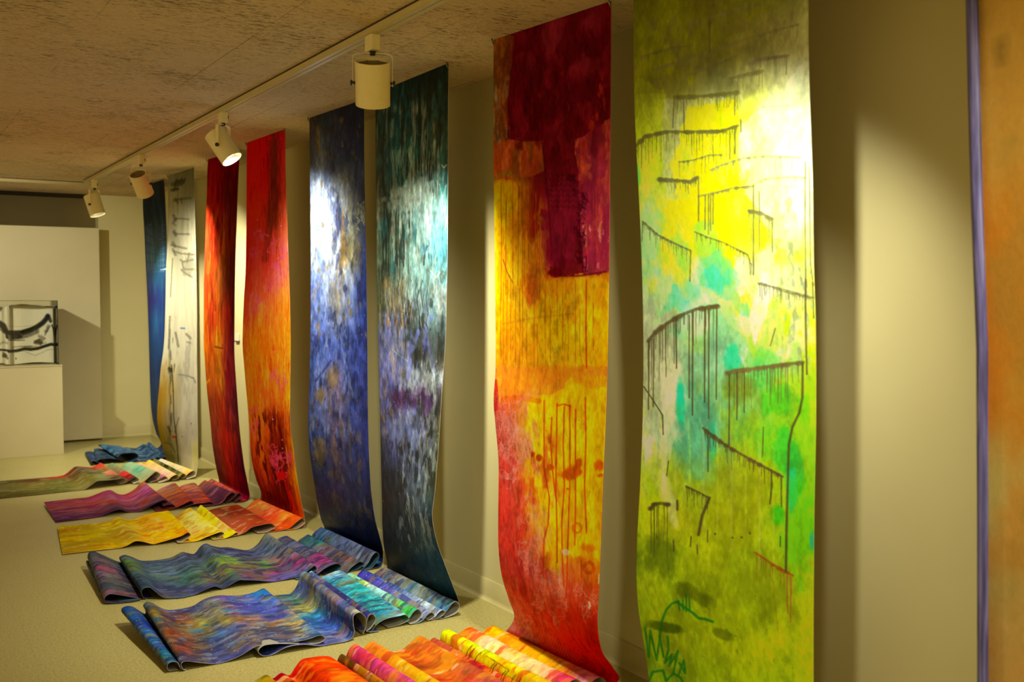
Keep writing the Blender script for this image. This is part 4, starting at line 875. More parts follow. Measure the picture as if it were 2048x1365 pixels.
make_scroll('painted_scroll', 'yellow scroll with crimson top, red paint runs and a red foot',
    [(1222.5, 0), (1221, 200), (1219, 400), (1217.5, 560), (1213, 796), (1208, 930), (1204.6, 1031), (1198.7, 1179), (1195, 1252), (1205, 1308), (1220, 1330), (1233, 1346), (1237, 1362)],
    [(988, 77), (987, 200), (989, 400), (991, 560), (992, 731), (988, 825), (996.5, 890), (1000, 1126), (1013, 1185), (1027, 1222), (1028.6, 1238), (1023, 1251), (1012, 1263)],
    (3.03, 3.16), (3.743, 3.90), .76,
    [(None, (1003, 1268), 'd86858 e05020 d83010 d81808 c81000 c81000'), (None, (985, 1275), None), (None, (975, 1272), None), (None, (996, 1262), None), (None, (988, 1253.5), 'f0a800 f09000 f86000 f8b800 f0c000 e87020 f090a0 f080a0'), (None, (976, 1257), 'f0a800 f0b000 f88010 f8a800 f0c000 e87020 f090a0 e86890'), (None, (965, 1266), 'e8a808 f88808 f0a010 f0b008 f07818 f090a0'),
     (None, (955, 1275), None), (None, (945, 1279), None), (None, (953, 1270), None), (None, (948, 1260), None), (None, (941, 1256.5), 'f05000 f8c890 f8c090 f0b840 f8c898 f8a060 e02080'), (None, (929, 1261), 'e84c08 f8c088 f8d0a0 f0b030 f8c898 f89040 e02080'), (None, (918, 1270), 'e04808 f0b060 f8d0a0 e8c060 f0d080 e8a850 d01870'),
     (None, (908, 1281), None), (None, (893, 1285), None), (None, (905, 1278), None), (None, (903, 1266), None), (None, (896, 1260.5), 'b0c808 c8d008 a0c010 d8d008 d8d008 f0d020'), (None, (886, 1265), 'c8d800 d8c008 d8d008 f8d000 f8d008 f0d020'), (None, (881, 1278), 'd0c818 e0a010 f8d000 f8c808 f8d008 f0d020'), (None, (879, 1288), 'd0c818 e0b810 f8c808 f8c808 e8b818'),
     (None, (868, 1292), None), (None, (878, 1288), None), (None, (875, 1281), None), (None, (868, 1277.5), 'c05030 c04030 c81818 e05818 e06010'), (None, (860, 1283), 'b84c30 c05030 c82020 e05818 e06010'), (None, (850, 1292), None), (None, (853, 1286), None), (None, (846, 1276), None), (None, (839, 1274.5), 'c04818 d06820 d85818 c04838 c05848 b83840'), (None, (829, 1281), 'b86028 c85818 d07028 c86038 b84048 b83850'),
     (None, (818, 1291), 'c05818 d87018 d86820 d05030 c05048 b83840'), (None, (804, 1300), 'c86018 b84818 e07018 d85020 c04838 b83840'), (None, (787, 1304), 'd06818 804010 c84818 e06818 c84830 b03838'), (None, (773, 1305), None), (None, (760, 1303), None), (None, (754, 1291), None), (None, (746, 1284.5), 'd07030 e88018 e8a010 e8a008 e8a020 e06818'), (None, (736, 1289), 'e07020 d86818 e8a818 e8b008 e87018 e05818'), (None, (728, 1299), 'e07820 e88018 f0b010 e8a010 e86018'),
     (None, (722, 1313), None), (None, (726, 1318), None), (None, (722, 1302), None), (None, (717, 1293), None), (None, (710, 1290.5), 'd83050 c83880 e04850 d83890 d86090 e88060'), (None, (702, 1296), 'd02858 d03870 c83880 e05848 d84898 e070a0'), (None, (694, 1311), 'd83048 c83078 d85048 d04890 d868a0'), (None, (691, 1328), None), (None, (694, 1330), None), (None, (689, 1313), None),
     (None, (683, 1309.5), '604018 503008 a04818 a06010 806018'), (None, (677, 1317), '704010 603008 b05010 906010'), (None, (673, 1331), None), (None, (671, 1338), None), (None, (671, 1325), 'd01808 d80808'), (None, (662, 1315.5), 'e03000 e84008 d81008 d00818 d81808'), (None, (646, 1313.5), 'e83808 e83000 f05008 e00808 d00810 e01808'), (None, (624, 1316), 'e82c00 f04808 f05808 d80008 c81020 e03808'), (None, (603, 1321), 'e02800 e83808 e01808 d80008 d00010'),
     (None, (590, 1337), 'd81800 e03008 d81008 d80008'), (None, (581, 1352), 'c81000 c81008'), (None, (574, 1357), None), (None, (569, 1349), None), (None, (562, 1347), 'a80818 a81018 c01818'), (None, (548, 1357), 'a00818 981018'), (None, (541, 1365), None), (None, (539, 1355), None), (None, (533, 1351), '907808 805818 807010'), (None, (520, 1357), '888010 805818'), (None, (505, 1371), '807010 706010')],
    [(10, 'a06018 7a0010 7a0818 8a1020 801020 900820'), (100, '8a5a20 700010 6a0a10 80101c 700812 780010'), (200, '7a4a20 680008 640008 6c0810 680008 780810'), (262, '706040 640008 680008 700c14 800c10 8a0c10'), (300, 'b04018 8a4018 6a0808 700410 b02010 a81818'), (345, 'c05010 a05010 700010 7a0818 b02820 a02028'),
     (358, 'd07010 b87008 700818 780c18 a81838 9c102c'), (372, 'e0b000 e0a800 700418 780c18 a01838 98102c'), (480, 'e8c000 e0a010 8c1010 8c1028 8c1030 98183a'), (535, 'e8b808 e09808 a02010 8c1028 941034 b03020'), (552, 'e0b000 d89008 c86008 c85010 c86010 d88008'), (566, 'e0b000 d89008 d88008 e09808 e0a010 e8a808'), (650, 'd8a000 d89008 d8a008 e0b000 e0b810 e8b800'), (730, 'd89008 d88010 d89808 e0a808 e0a808 e8a000'),
     (742, 'e08018 e07818 e88010 e89008 f09808 f09808'), (790, 'd87828 e07818 e88810 e8a008 f09808 f09808'), (815, 'd04830 e06030 e8a808 f0c008 e89010 f09010'), (860, 'c04838 d86850 e8b808 f0c800 f0c000 f0b808'), (950, 'c83828 c84838 e8a808 f0c800 f0c800 f0a800'), (1040, 'c83020 c83828 d87028 f0b808 f0b000 e89008'), (1100, 'c83828 c83828 d86838 f0a818 e89808 f0a008'), (1140, 'c84030 cc3c30 c85040 e07830 d86820 e88008'), (1180, 'c86048 cc4028 c85038 d85830 d04020 d85010'), (1240, 'd07060 d05030 c83818 d83010 d02808 d02808'), (1300, 'd86858 e05020 d83010 d81808 c81000 c81000'), (1350, 'e06020 d03008 d81000 d00800 c80800 c80800')],
    MC_SATIN, 'b8a890', rim='b85030', ns=225, step=1.7, paintfn=p7b, seed=7, wob=.004, warp=(.018, 4), nearY=3.20, kx=.04, gain=GB[7], fgain=.85, hang_g=.95)

# --- scroll 8: acid green
def p8(P):
    A = lambda x, y: (1250+x/2.275, y/2.275)
    B = lambda x, y: (1250+x/1.695, 560+y/1.695)
    P.patch('7c7648', 5, 5, .52, .06, .6, 101, (0, 200, 0, 1)); P.patch('9c9c00', 7, 6, .56, .05, .6, 120, (0, 170, 0, .8)); P.patch('e8ec00', 6, 5, .54, .05, .45, 102, (220, 620, 0, .7)); P.patch('dcd8b8', 8, 6, .56, .05, .6, 103, (180, 620, .45, 1))
    P.patch('80e060', 9, 9, .62, .05, .5, 105, (420, 640, 0, .7)); P.patch('40d0a0', 8, 8, .64, .04, .5, 106, (500, 680, .1, .6)); P.patch('c8e018', 7, 6, .55, .05, .5, 119, (440, 760, .3, 1)); P.patch('b0dc10', 8, 8, .55, .05, .6, 118, (500, 900, .75, 1)); P.patch('e4e4c8', 10, 8, .60, .05, .6, 107, (480, 740, .3, 1))
    P.patch('98a810', 10, 8, .55, .06, .5, 108, (760, 1365, 0, 1)); P.patch('7c880a', 9, 7, .60, .05, .4, 109, (1000, 1400, 0, 1)); P.patch('b4b80c', 14, 10, .56, .05, .5, 110, (900, 1400, 0, 1)); P.patch('6c7404', 9, 7, .6, .06, .35, 111, (1100, 1400, 0, 1))
    P.poly('a8a488', [(1327, 200), (1365, 198), (1392, 200), (1392, 300), (1385, 400), (1335, 400), (1325, 330)], .7, 2, 230, .5); P.poly('e0e800', [(1380, 215), (1475, 195), (1482, 300), (1478, 380), (1450, 400), (1470, 540), (1420, 470), (1360, 420), (1342, 330)], .8, 3, 231, .3)
    P.poly('d0d860', [(1270, 190), (1330, 190), (1330, 400), (1276, 400)], .35, 4, 232, .5); P.poly('a8b008', [(1268, 150), (1330, 180), (1320, 300), (1272, 280)], .5, 4, 233, .5)
    P.poly('d4d0b0', [(1482, 250), (1560, 200), (1620, 100), (1626, 420), (1585, 520), (1545, 470), (1500, 400)], .6, 5, 234, .5); P.poly('e4f000', [(1400, 410), (1490, 385), (1545, 470), (1500, 530), (1420, 480)], .7, 4, 235, .3)
    P.poly('98e848', [(1385, 450), (1425, 440), (1450, 500), (1440, 540), (1400, 520)], .75, 4, 236, .4); P.poly('58d898', [(1395, 520), (1440, 500), (1476, 540), (1480, 590), (1500, 640), (1450, 600), (1400, 570)], .6, 4, 237, .6)
    P.poly('60dca8', [(1340, 560), (1370, 600), (1395, 620), (1370, 640), (1345, 600)], .7, 4, 238, .4); P.poly('f0ecc8', [(1520, 560), (1545, 570), (1530, 640), (1510, 690), (1498, 640)], .8, 2, 239, .2)
    P.poly('80ac88', [(1350, 640), (1440, 620), (1500, 690), (1440, 780), (1440, 860), (1420, 930), (1350, 870), (1345, 740)], .65, 5, 240, .5); P.poly('d4ccA4'.lower(), [(1330, 740), (1355, 730), (1352, 850), (1342, 930), (1320, 945), (1316, 800)], .8, 3, 241, .4)
    P.poly('b0ac90', [(1288, 760), (1330, 730), (1318, 900), (1290, 940)], .7, 4, 242, .4); P.poly('d8d8b0', [(1470, 640), (1560, 620), (1590, 720), (1520, 700)], .4, 5, 243, .5)
    # broad colour fields
    pass
    P.blob('e0dcc4', 1490, 300, 14, 50, .6, 0, .5, 6); pass; pass; P.blob('30d8a8', 1430, 560, 22, 24, .6, .3, .9, 9); P.blob('60e0b0', 1375, 590, 20, 26, .5, 0, .7, 10)
    P.blob('90d0a8', 1300, 480, 24, 70, .6, 0, .6, 11); P.blob('d8d8b0', 1390, 640, 30, 30, .5, 0, .6, 12); pass; P.blob('b0ac90', 1320, 740, 40, 60, .6, 0, .5, 14); P.blob('d8d0a8', 1345, 790, 24, 80, .8, -.15, .4, 15)
    P.blob('10d098', 1362, 810, 9, 46, .95, -.05, .3, 16); P.blob('10d8a8', 1425, 880, 10, 40, .8, 0, .5, 17); P.blob('509c80', 1395, 870, 40, 90, .65, 0, .5, 18); P.blob('d8d0b0', 1310, 930, 14, 70, .8, -.25, .5, 19); P.blob('c8c090', 1340, 1000, 8, 60, .6, -.2, .6, 20)
    P.blob('40b020', 1555, 800, 34, 30, .7, 0, .9, 21); P.blob('30b830', 1570, 900, 24, 46, .65, 0, .9, 22); P.blob('10c090', 1465, 720, 14, 30, .7, 0, .6, 23); P.blob('30b050', 1530, 740, 30, 40, .5, 0, .6, 24); P.blob('30a838', 1590, 950, 20, 56, .8, 0, .4, 25); P.blob('18b888', 1585, 980, 10, 40, .7, 0, .5, 26); P.blob('38b818', 1555, 1030, 14, 20, .9, 0, .3, 27)
    P.blob('60c010', 1610, 820, 12, 40, .6, 0, .5, 28); P.blob('48c818', 1600, 1060, 36, 90, .5, 0, .6, 29); P.blob('9c9808', 1480, 990, 60, 100, .6, 0, .5, 30); P.blob('a8b808', 1310, 960, 14, 60, .6, 0, .6, 31)
    P.blob('687010', 1480, 770, 30, 30, .5, 0, .6, 32); P.blob('506008', 1315, 1110, 36, 46, .6, 0, .6, 33); P.blob('485000', 1390, 1190, 42, 14, .6, .4, .7, 34); P.blob('384c04', 1330, 1255, 36, 9, .7, .2, .5, 35); P.blob('505808', 1450, 1270, 30, 10, .5, .3, .8, 36); P.blob('808808', 1500, 1180, 90, 60, .35, 0, .8, 37)
    P.blob('20b090', 1625, 1080, 6, 20, .8, 0, .5, 38); P.blob('78b030', 1590, 720, 14, 30, .5, 0, .6, 39); P.blob('4ce060', 1277, 350, 4, 20, .6, 0, .4, 40)
    for k in range(9):
        x = 1320+k*28; P.line('c8b8a0' if k % 2 else 'd8e040', [(x, 820+k*9), (x+4, 900), (x+3, 1000+k*20)], 4, .25, .5)
    P.patch('8c8878', 60, 30, .56, .04, .85, 112, (520, 740, .84, .99)); P.patch('6c6850', 40, 24, .6, .04, .6, 113, (360, 560, .8, .97))
    # the grey bars with their runs
    gA = [([(125, 318), (300, 265), (540, 180), (790, 110)], 7, 40, 26, '8a8058', .7, None), ([(75, 258), (200, 222), (280, 210)], 8, 60, 8, '7c7448', .6, None), ([(290, 110), (420, 70), (640, 10)], 9, 60, 12, '8a8260', .5, None), ([(265, 348), (400, 300), (520, 250)], 6, 50, 12, '80784c', .6, None),
          ([(565, 290), (620, 268), (745, 252)], 8, 40, 14, '86795c', .8, None), ([(480, 358), (540, 342), (628, 322)], 9, 50, 10, '7a7040', .95, 70), ([(225, 442), (350, 438), (430, 430), (515, 420)], 10, 46, 18, '6c6430', .95, 120), ([(52, 665), (90, 622), (180, 600), (300, 600), (440, 597), (515, 572)], 9, 80, 26, '68602c', .95, 40),
          ([(245, 738), (310, 730), (380, 708), (445, 705)], 5, 70, 7, '706a40', .9, 70), ([(390, 775), (440, 752), (530, 722), (640, 710), (800, 718)], 6, 40, 16, '8a8458', .85, 50), ([(155, 815), (240, 822), (300, 826), (332, 805)], 9, 36, 12, '6c6438', .95, 30),
          ([(335, 895), (410, 878), (500, 855), (585, 848)], 7, 20, 8, '7c7440', .9, 120), ([(582, 840), (640, 815), (760, 805), (820, 810)], 6, 16, 5, '98905c', .85, 60), ([(562, 958), (620, 970), (672, 998)], 9, 90, 11, '70683c', .9, 90), ([(80, 1008), (150, 1070), (220, 1105), (300, 1142)], 6, 40, 14, '6c6440', .9, 60),
          ([(318, 1056), (380, 1082), (450, 1105), (560, 1160), (572, 1200)], 5, 34, 10, '706838', .9, 40), ([(608, 1290), (700, 1312), (860, 1356)], 5, 40, 10, '746c48', .9, 60), ([(515, 515), (560, 505), (640, 485), (760, 480)], 3, 6, 3, 'a09868', .6, None), ([(585, 850), (700, 845), (850, 850)], 2, 5, 3, 'a0986c', .6, None)]
    for i, (pts, wd, dl, n, c, al, f) in enumerate(gA): P.arc(c, [A(*p) for p in pts], wd/2.275*1.25, dl/2.275*1.35, int(n*1.7), al, 20+i, None if f is None else f/2.275, 2.2)
    for pts, wd in (([(225, 445), (218, 580)], 2), ([(268, 450), (270, 590)], 2), ([(500, 430), (500, 525)], 2), ([(478, 600), (478, 725)], 2), ([(502, 590), (502, 700)], 2), ([(335, 810), (335, 1005)], 2), ([(366, 890), (365, 1045)], 2.2), ([(381, 890), (380, 1065)], 2.2), ([(390, 890), (390, 1050)], 2), ([(402, 885), (401, 1020)], 2),
                    ([(585, 845), (585, 1250)], 2.6), ([(612, 870), (612, 1140)], 2), ([(527, 545), (529, 600)], 2.4), ([(300, 1142), (296, 1280)], 2), ([(575, 1200), (572, 1250)], 2), ([(672, 1000), (671, 1150)], 1.8), ([(822, 740), (820, 1000), (824, 1340)], 2.6), ([(840, 760), (845, 1200), (858, 1300)], 2), ([(735, 260), (735, 340)], 1.6), ([(80, 1010), (78, 1100)], 1.6), ([(385, 100), (385, 240)], 2.6)):
        P.line('6c6438', [A(*p) for p in pts], wd*1.2, .9, .1)
    gB = [([(78, 208), (110, 172), (140, 150), (190, 120), (240, 100), (315, 88)], 12, 150, 22, '5c4c30', .95, 120), ([(348, 316), (380, 308), (420, 304), (520, 290), (605, 280)], 12, 110, 22, '6c5c34', .95, 60), ([(265, 503), (340, 560), (430, 612), (535, 668)], 9, 60, 20, '5c4828', .95, 40),
          ([(207, 700), (245, 718), (287, 740)], 5, 50, 9, '5c4820', .9, 70), ([(85, 778), (100, 760), (122, 758), (148, 762)], 11, 150, 5, '4c3c20', .9, 160), ([(442, 925), (500, 965), (570, 1003)], 8, 60, 9, 'a05018', .95, 90), ([(462, 10), (540, 40), (632, 62)], 5, 50, 12, '746c48', .85, 60)]
    for i, (pts, wd, dl, n, c, al, f) in enumerate(gB): P.arc(c, [B(*p) for p in pts], wd/1.695*.85, dl/1.695, int(n*1.3), al, 60+i, None if f is None else f/1.695, 2.6)
    for pts, wd in (([(355, 320), (353, 560)], 2.4), ([(380, 315), (380, 475)], 2.2), ([(405, 310), (405, 450)], 2.2), ([(218, 120), (218, 400)], 2.4), ([(230, 110), (229, 460)], 2.4), ([(271, 100), (270, 415)], 2.6), ([(285, 100), (284, 470)], 2.4), ([(312, 95), (310, 405)], 2.2), ([(97, 200), (96, 430)], 2), ([(82, 210), (80, 440)], 2), ([(175, 130), (175, 300)], 2.2),
                    ([(603, 285), (602, 400), (592, 450), (568, 500), (556, 560), (552, 700), (548, 850), (546, 990)], 4), ([(282, 520), (282, 650)], 2.6), ([(497, 645), (498, 700), (492, 760)], 3), ([(530, 670), (531, 770)], 2.4), ([(64, 362), (90, 400), (128, 460), (130, 525)], 2.2), ([(287, 740), (262, 800), (250, 865)], 5), ([(148, 615), (142, 665)], 2), ([(510, 165), (493, 225)], 1.8), ([(470, 500), (466, 600)], 2),
                    ([(225, 870), (222, 905)], 2.4), ([(165, 885), (166, 920)], 2.6), ([(245, 900), (246, 930)], 2), ([(281, 850), (280, 890)], 2), ([(178, 750), (178, 780)], 4), ([(613, 0), (613, 140), (617, 320)], 3), ([(636, 10), (640, 130)], 2), ([(527, 870), (527, 905)], 2)):
        P.line('544424', [B(*p) for p in pts], wd*1.1, .9, .1)
    P.line('a86030', [B(550, 1003), B(551, 1100), B(553, 1130)], 3, .85, .2); P.line('b06430', [B(560, 1003), B(562, 1060), B(562, 1160)], 3, .85, .2); P.line('a05c28', [B(500, 975), B(505, 1060), B(520, 1200)], 1.8, .4)
    for x, y in ((306, 862), (365, 875), (396, 874), (424, 860)): P.blob('404008', *B(x, y), 2.2, 2.2, .9)
    # green sketch and the painter's lettering near the foot
    for pts, wd in (([(118, 1215), (125, 1160), (140, 1120), (160, 1098), (182, 1090)], 4.5), ([(182, 1090), (185, 1120)], 3), ([(197, 1085), (198, 1120)], 3), ([(207, 1065), (208, 1125)], 3), ([(218, 1080), (220, 1120)], 3), ([(180, 1095), (200, 1110), (228, 1128), (250, 1148), (270, 1150), (298, 1160)], 5),
                    ([(68, 1180), (82, 1280), (86, 1190), (108, 1290), (118, 1215), (132, 1280)], 4), ([(145, 1210), (148, 1255), (135, 1300), (160, 1270), (150, 1310), (180, 1260), (165, 1330)], 4), ([(185, 1300), (205, 1335), (200, 1290), (180, 1345)], 4), ([(80, 1365), (95, 1330), (130, 1325), (140, 1360), (165, 1335), (190, 1350), (210, 1400)], 4.5)):
        P.line('107020', [B(*p) for p in pts], wd, .85, .2)
    P.specks('a04810', 22, 1300, 1100, 1610, 1340, 1, 2.4, 88, .6); P.specks('282808', 20, 1300, 1180, 1610, 1350, .8, 1.5, 89, .6)
    P.shade(.16, 24, 12, 115); P.shade(.14, 80, 50, 116)
make_scroll('painted_scroll', 'tall acid green and yellow scroll with grey dripping bars',
    [('w', 2.30, 2.075, CZ-.004), (1617, 0), (1620, 176), (1626, 352), (1628, 527), (1630.5, 600), (1632, 760), (1632, 855), (1629, 1032), (1628, 1200), (1627.6, 1365), ('w', 2.315, 2.03, .18), ('w', 2.36, 2.06, .02)],
    [('w', 2.30, 2.872, CZ-.004), (1266.7, 0), (1270, 220), (1276, 352), (1283, 500), (1286.6, 737), (1282.5, 914), (1273.6, 1091), (1272.5, 1150), (1279.5, 1238), (1294, 1327), (1299, 1372), ('w', 2.33, 2.80, .02)],
    (2.06, 2.04), (2.86, 2.80), .76,
    [(('w', 2.30, 2.05, .006), ('w', 2.27, 2.82, .006), '607810 707810 889010 8c9010'), (('w', 2.20, 2.05, .006), ('w', 2.17, 2.82, .006), None), (('w', 2.28, 2.05, .02), ('w', 2.25, 2.82, .02), None), (('w', 2.30, 2.05, .07), ('w', 2.27, 2.82, .07), None), (('w', 2.25, 2.05, .09), ('w', 2.22, 2.82, .09), 'a0b010 c8d020 80a018'),
     (('w', 2.10, 2.05, .03), ('w', 2.07, 2.82, .03), None), (('w', 1.9, 2.05, .008), ('w', 1.87, 2.82, .008), '60a040 a0b010'), (('w', 1.6, 2.06, .008), ('w', 1.57, 2.83, .008), None), (('w', 1.45, 2.06, .07), ('w', 1.42, 2.83, .07), 'c8c840 90a018'), (('w', 1.3, 2.06, .008), ('w', 1.27, 2.83, .008), None), (('w', 1.0, 2.06, .006), ('w', 0.97, 2.83, .006), '809010 a0a818')],
    [(0, '78740c 8a8610 7e7420 8f8c2a a09a68'), (60, '7c7a0c 9c9c08 8a8424 988e50 b8b080'), (150, '8c8818 9c9418 8c8644 a49c60 c0b894'), (250, 'a8a810 a8a830 c8cc08 d8d858 d0cca8'), (330, 'b4bc10 c0c810 dce400 e0e050 d8d8b0'), (420, 'a8b858 d0dc20 dce400 dce078 d4d4a0'),  # lamp falloff kept in the paint: darker top, paler right, foot raised
     (500, 'a0c070 c8d830 a8dc38 dce438 d8dc80'), (570, 'a8b890 a8d070 80d870 c8dc50 d0dc40'), (640, 'a4a488 a8b080 90c480 c8d468 c4e020'), (720, 'b4b088 94a078 70b088 90b850 b8d818'), (800, 'bcb894 78b888 6ca880 90b038 a8d018'), (880, 'c4bc90 68b080 70a860 60b020 98cc18'), (960, 'a8b838 a8b018 90ac40 a8b810 88c818'),
     (1040, 'bcc410 a8a410 b0b010 b0c818 a0d410'), (1120, '7c900c 98a80c a8ac08 b4bc10 bccc14'), (1200, '98a810 98a80c a4ac08 b0b40c bcc814'), (1300, '74840c a0a410 b0b408 b8bc10 c4d014'), (1365, '74a010 9cac10 a8b008 b0bc10 bccc14')],
    MC_THIN, 'b4ae94', rim='a0a050', ns=300, step=1.35, paintfn=p8, seed=8, wob=.003, warp=(.015, 6), gain=GB[8])

# --- scroll 9: nearest, cropped by the right side of the picture
def near_scroll():
    nz_, nc = 420, 46
    zs = np.linspace(CZ-.006, .03, nz_)
    ye = np.interp(zs, [.0, .6, 1.05, 1.417, 1.783, 2.272, 2.63], [1.485, 1.493, 1.500, 1.508, 1.531, 1.559, 1.57])
    cross = []
    for k in range(24): cross.append((0.0, -.72+.705*k/23, 0))
    for k in range(1, 20):
        a = math.pi*.5-math.pi*1.02*k/19
        cross.append((-.016-.0*k+(.016*math.sin(a)), -.015+.016*math.cos(a), 1))
    cross.append((-.029, -.020, 1)); cross.append((-.026, -.026, 1)); cross.append((-.021, -.029, 1))
    nc = len(cross)
    G = np.zeros((nz_, nc, 3))
    for j, (dx, dy, e) in enumerate(cross):
        G[:, j, 0] = 2.302+dx+.006*np.sin(zs*2.1+j*.04); G[:, j, 1] = ye+dy; G[:, j, 2] = zs
    s = np.r_[0, np.cumsum(np.linalg.norm(np.diff(G[0], axis=0), axis=1))]
    Sm, Tm = np.meshgrid(s/s[-1], CZ-zs); PX, PY = proj(G.reshape(-1, 3)); PX = PX.reshape(nz_, nc); PY = PY.reshape(nz_, nc)
    P = Paint(PX, PY, Sm, Tm, s[-1], 2.6, np.ones((nz_, nc)))
    P.C = rowgrid([(0, CL('a88838 b08830 a88840')), (200, CL('b07c20 a87828 b08c40')), (500, CL('b08028 a87020 b08838')), (800, CL('a87820 b07c20 b0883c')), (980, CL('b08838 a88038 b0a868')), (1150, CL('b08440 b08440 a89c60')), (1365, CL('b08c48 b08848 a88c50'))], PY, Sm)
    P.patch('b86c18', 6, 2.5, .56, .08, .5, 121); P.patch('8c7838', 8, 3, .6, .06, .4, 122); P.patch('c09848', 10, 2, .6, .08, .4, 123)
    P.line('54441c', [(2010, 40), (2003, 110), (1995, 160)], 8, .4, .5)
    me = bpy.data.meshes.new('painted_scroll')
    idx = np.arange(nz_*nc).reshape(nz_, nc)
    q = np.stack([idx[:-1, :-1], idx[1:, :-1], idx[1:, 1:], idx[:-1, 1:]], -1).reshape(-1, 4)
    org = np.array([2.302, 1.2, 0])
    me.from_pydata((G.reshape(-1, 3)-org).tolist(), [], q.tolist())
    me.polygons.foreach_set('use_smooth', [True]*len(q))
    u = me.uv_layers.new(name='UVMap'); u.data.foreach_set('uv', np.stack([Sm*s[-1], Tm], -1).reshape(-1, 2)[q.ravel()].astype(np.float32).ravel())
    ca = me.color_attributes.new('paint', 'FLOAT_COLOR', 'POINT')
    ca.data.foreach_set('color', np.concatenate([np.clip(lin(np.clip(P.C, 0, 1))*GB[9], 0, .9).reshape(-1, 3), np.ones((nz_*nc, 1))], 1).astype(np.float32).ravel())
    t = NT('violet_scroll_back')
    uv = t.n('ShaderNodeUVMap', uv_map='UVMap').outputs[0]
    n = t.noise(t.mapping(uv, (90, 3.5, 1)), 1., 5, .6, .4)
    t.l(t.ramp(n, [(.3, lh('2c2850')), (.5, lh('5c5894')), (.68, lh('8c88b8'))]), t.b.inputs['Base Color']); t.b.inputs['Roughness'].default_value = .4
    for m in (MC_SATIN, t.m, t.m): me.materials.append(m)
    if np.dot(np.cross(G[1, 0]-G[0, 0], G[0, 1]-G[0, 0]), [-1, 0, 0]) < 0: me.flip_normals()
    o = bpy.data.objects.new('painted_scroll', me); COL.objects.link(o); o.location = org
    sd = o.modifiers.new('cloth_thickness', 'SOLIDIFY'); sd.thickness = .0022; sd.offset = 0; sd.material_offset = 1; sd.material_offset_rim = 2
    tag(o, 'ochre scroll with violet curled edge, nearest of the row at the right', 'painted scroll', 'painted scrolls hung along the right wall')
near_scroll()

# ------------------------------------------------------------------ track lighting
TX = 1.745
def track(name, a, b, label, along):
    """extruded channel: two lips, a slot and a body, hanging just under the ceiling"""
    q = MB()
    if along == 'y':
        y0, y1 = a[1], b[1]; x = a[0]; hw = .0235
        q.box((x-hw, y0, 2.600), (x+hw, y1, CZ)); q.box((x-hw, y0, 2.597), (x-.004, y1, 2.6005)); q.box((x+.004, y0, 2.597), (x+hw, y1, 2.6005))
        e0 = MB(); e0.box((x-hw-.002, y1, 2.592), (x+hw+.002, y1+.02, CZ))
    else:
        x0, x1 = a[0], b[0]; y = a[1]; hw = .0235
        q.box((x0, y-hw, 2.600), (x1, y+hw, CZ)); q.box((x0, y-hw, 2.597), (x1, y-.004, 2.6005)); q.box((x0, y+.004, 2.597), (x1, y+hw, 2.6005))
        e0 = MB(); e0.box((x1, y-hw-.002, 2.592), (x1+.02, y+hw+.002, CZ))
    o = q.build(name, M_TRACK, origin=a)
    tag(o, label, 'light track')
    d = MB()
    if along == 'y': d.box((x-.026, y0, 2.624), (x+.026, y1, CZ-.0005))
    else: d.box((x0, y-.026, 2.624), (x1, y+.026, CZ-.0005))
    d.build('shadow_strip', M_DARK, o, origin=a)  # dark strips stand in for the shadow line beside the track
    e0.build('end_cap', M_TRACK, o, origin=a)
    return o
track('lighting_track', (TX, -1.5, 2.6), (TX, 10.30, 2.6), 'long cream ceiling track that carries the spotlights', 'y')
track('lighting_track', (-3.0, 10.52, 2.6), (1.86, 10.52, 2.6), 'short cream ceiling track across the far end of the room', 'x')
track('lighting_track', (-.05, 5.0, 2.6), (-.05, 10.45, 2.6), 'second long cream ceiling track, over the pedestal side of the room', 'y')

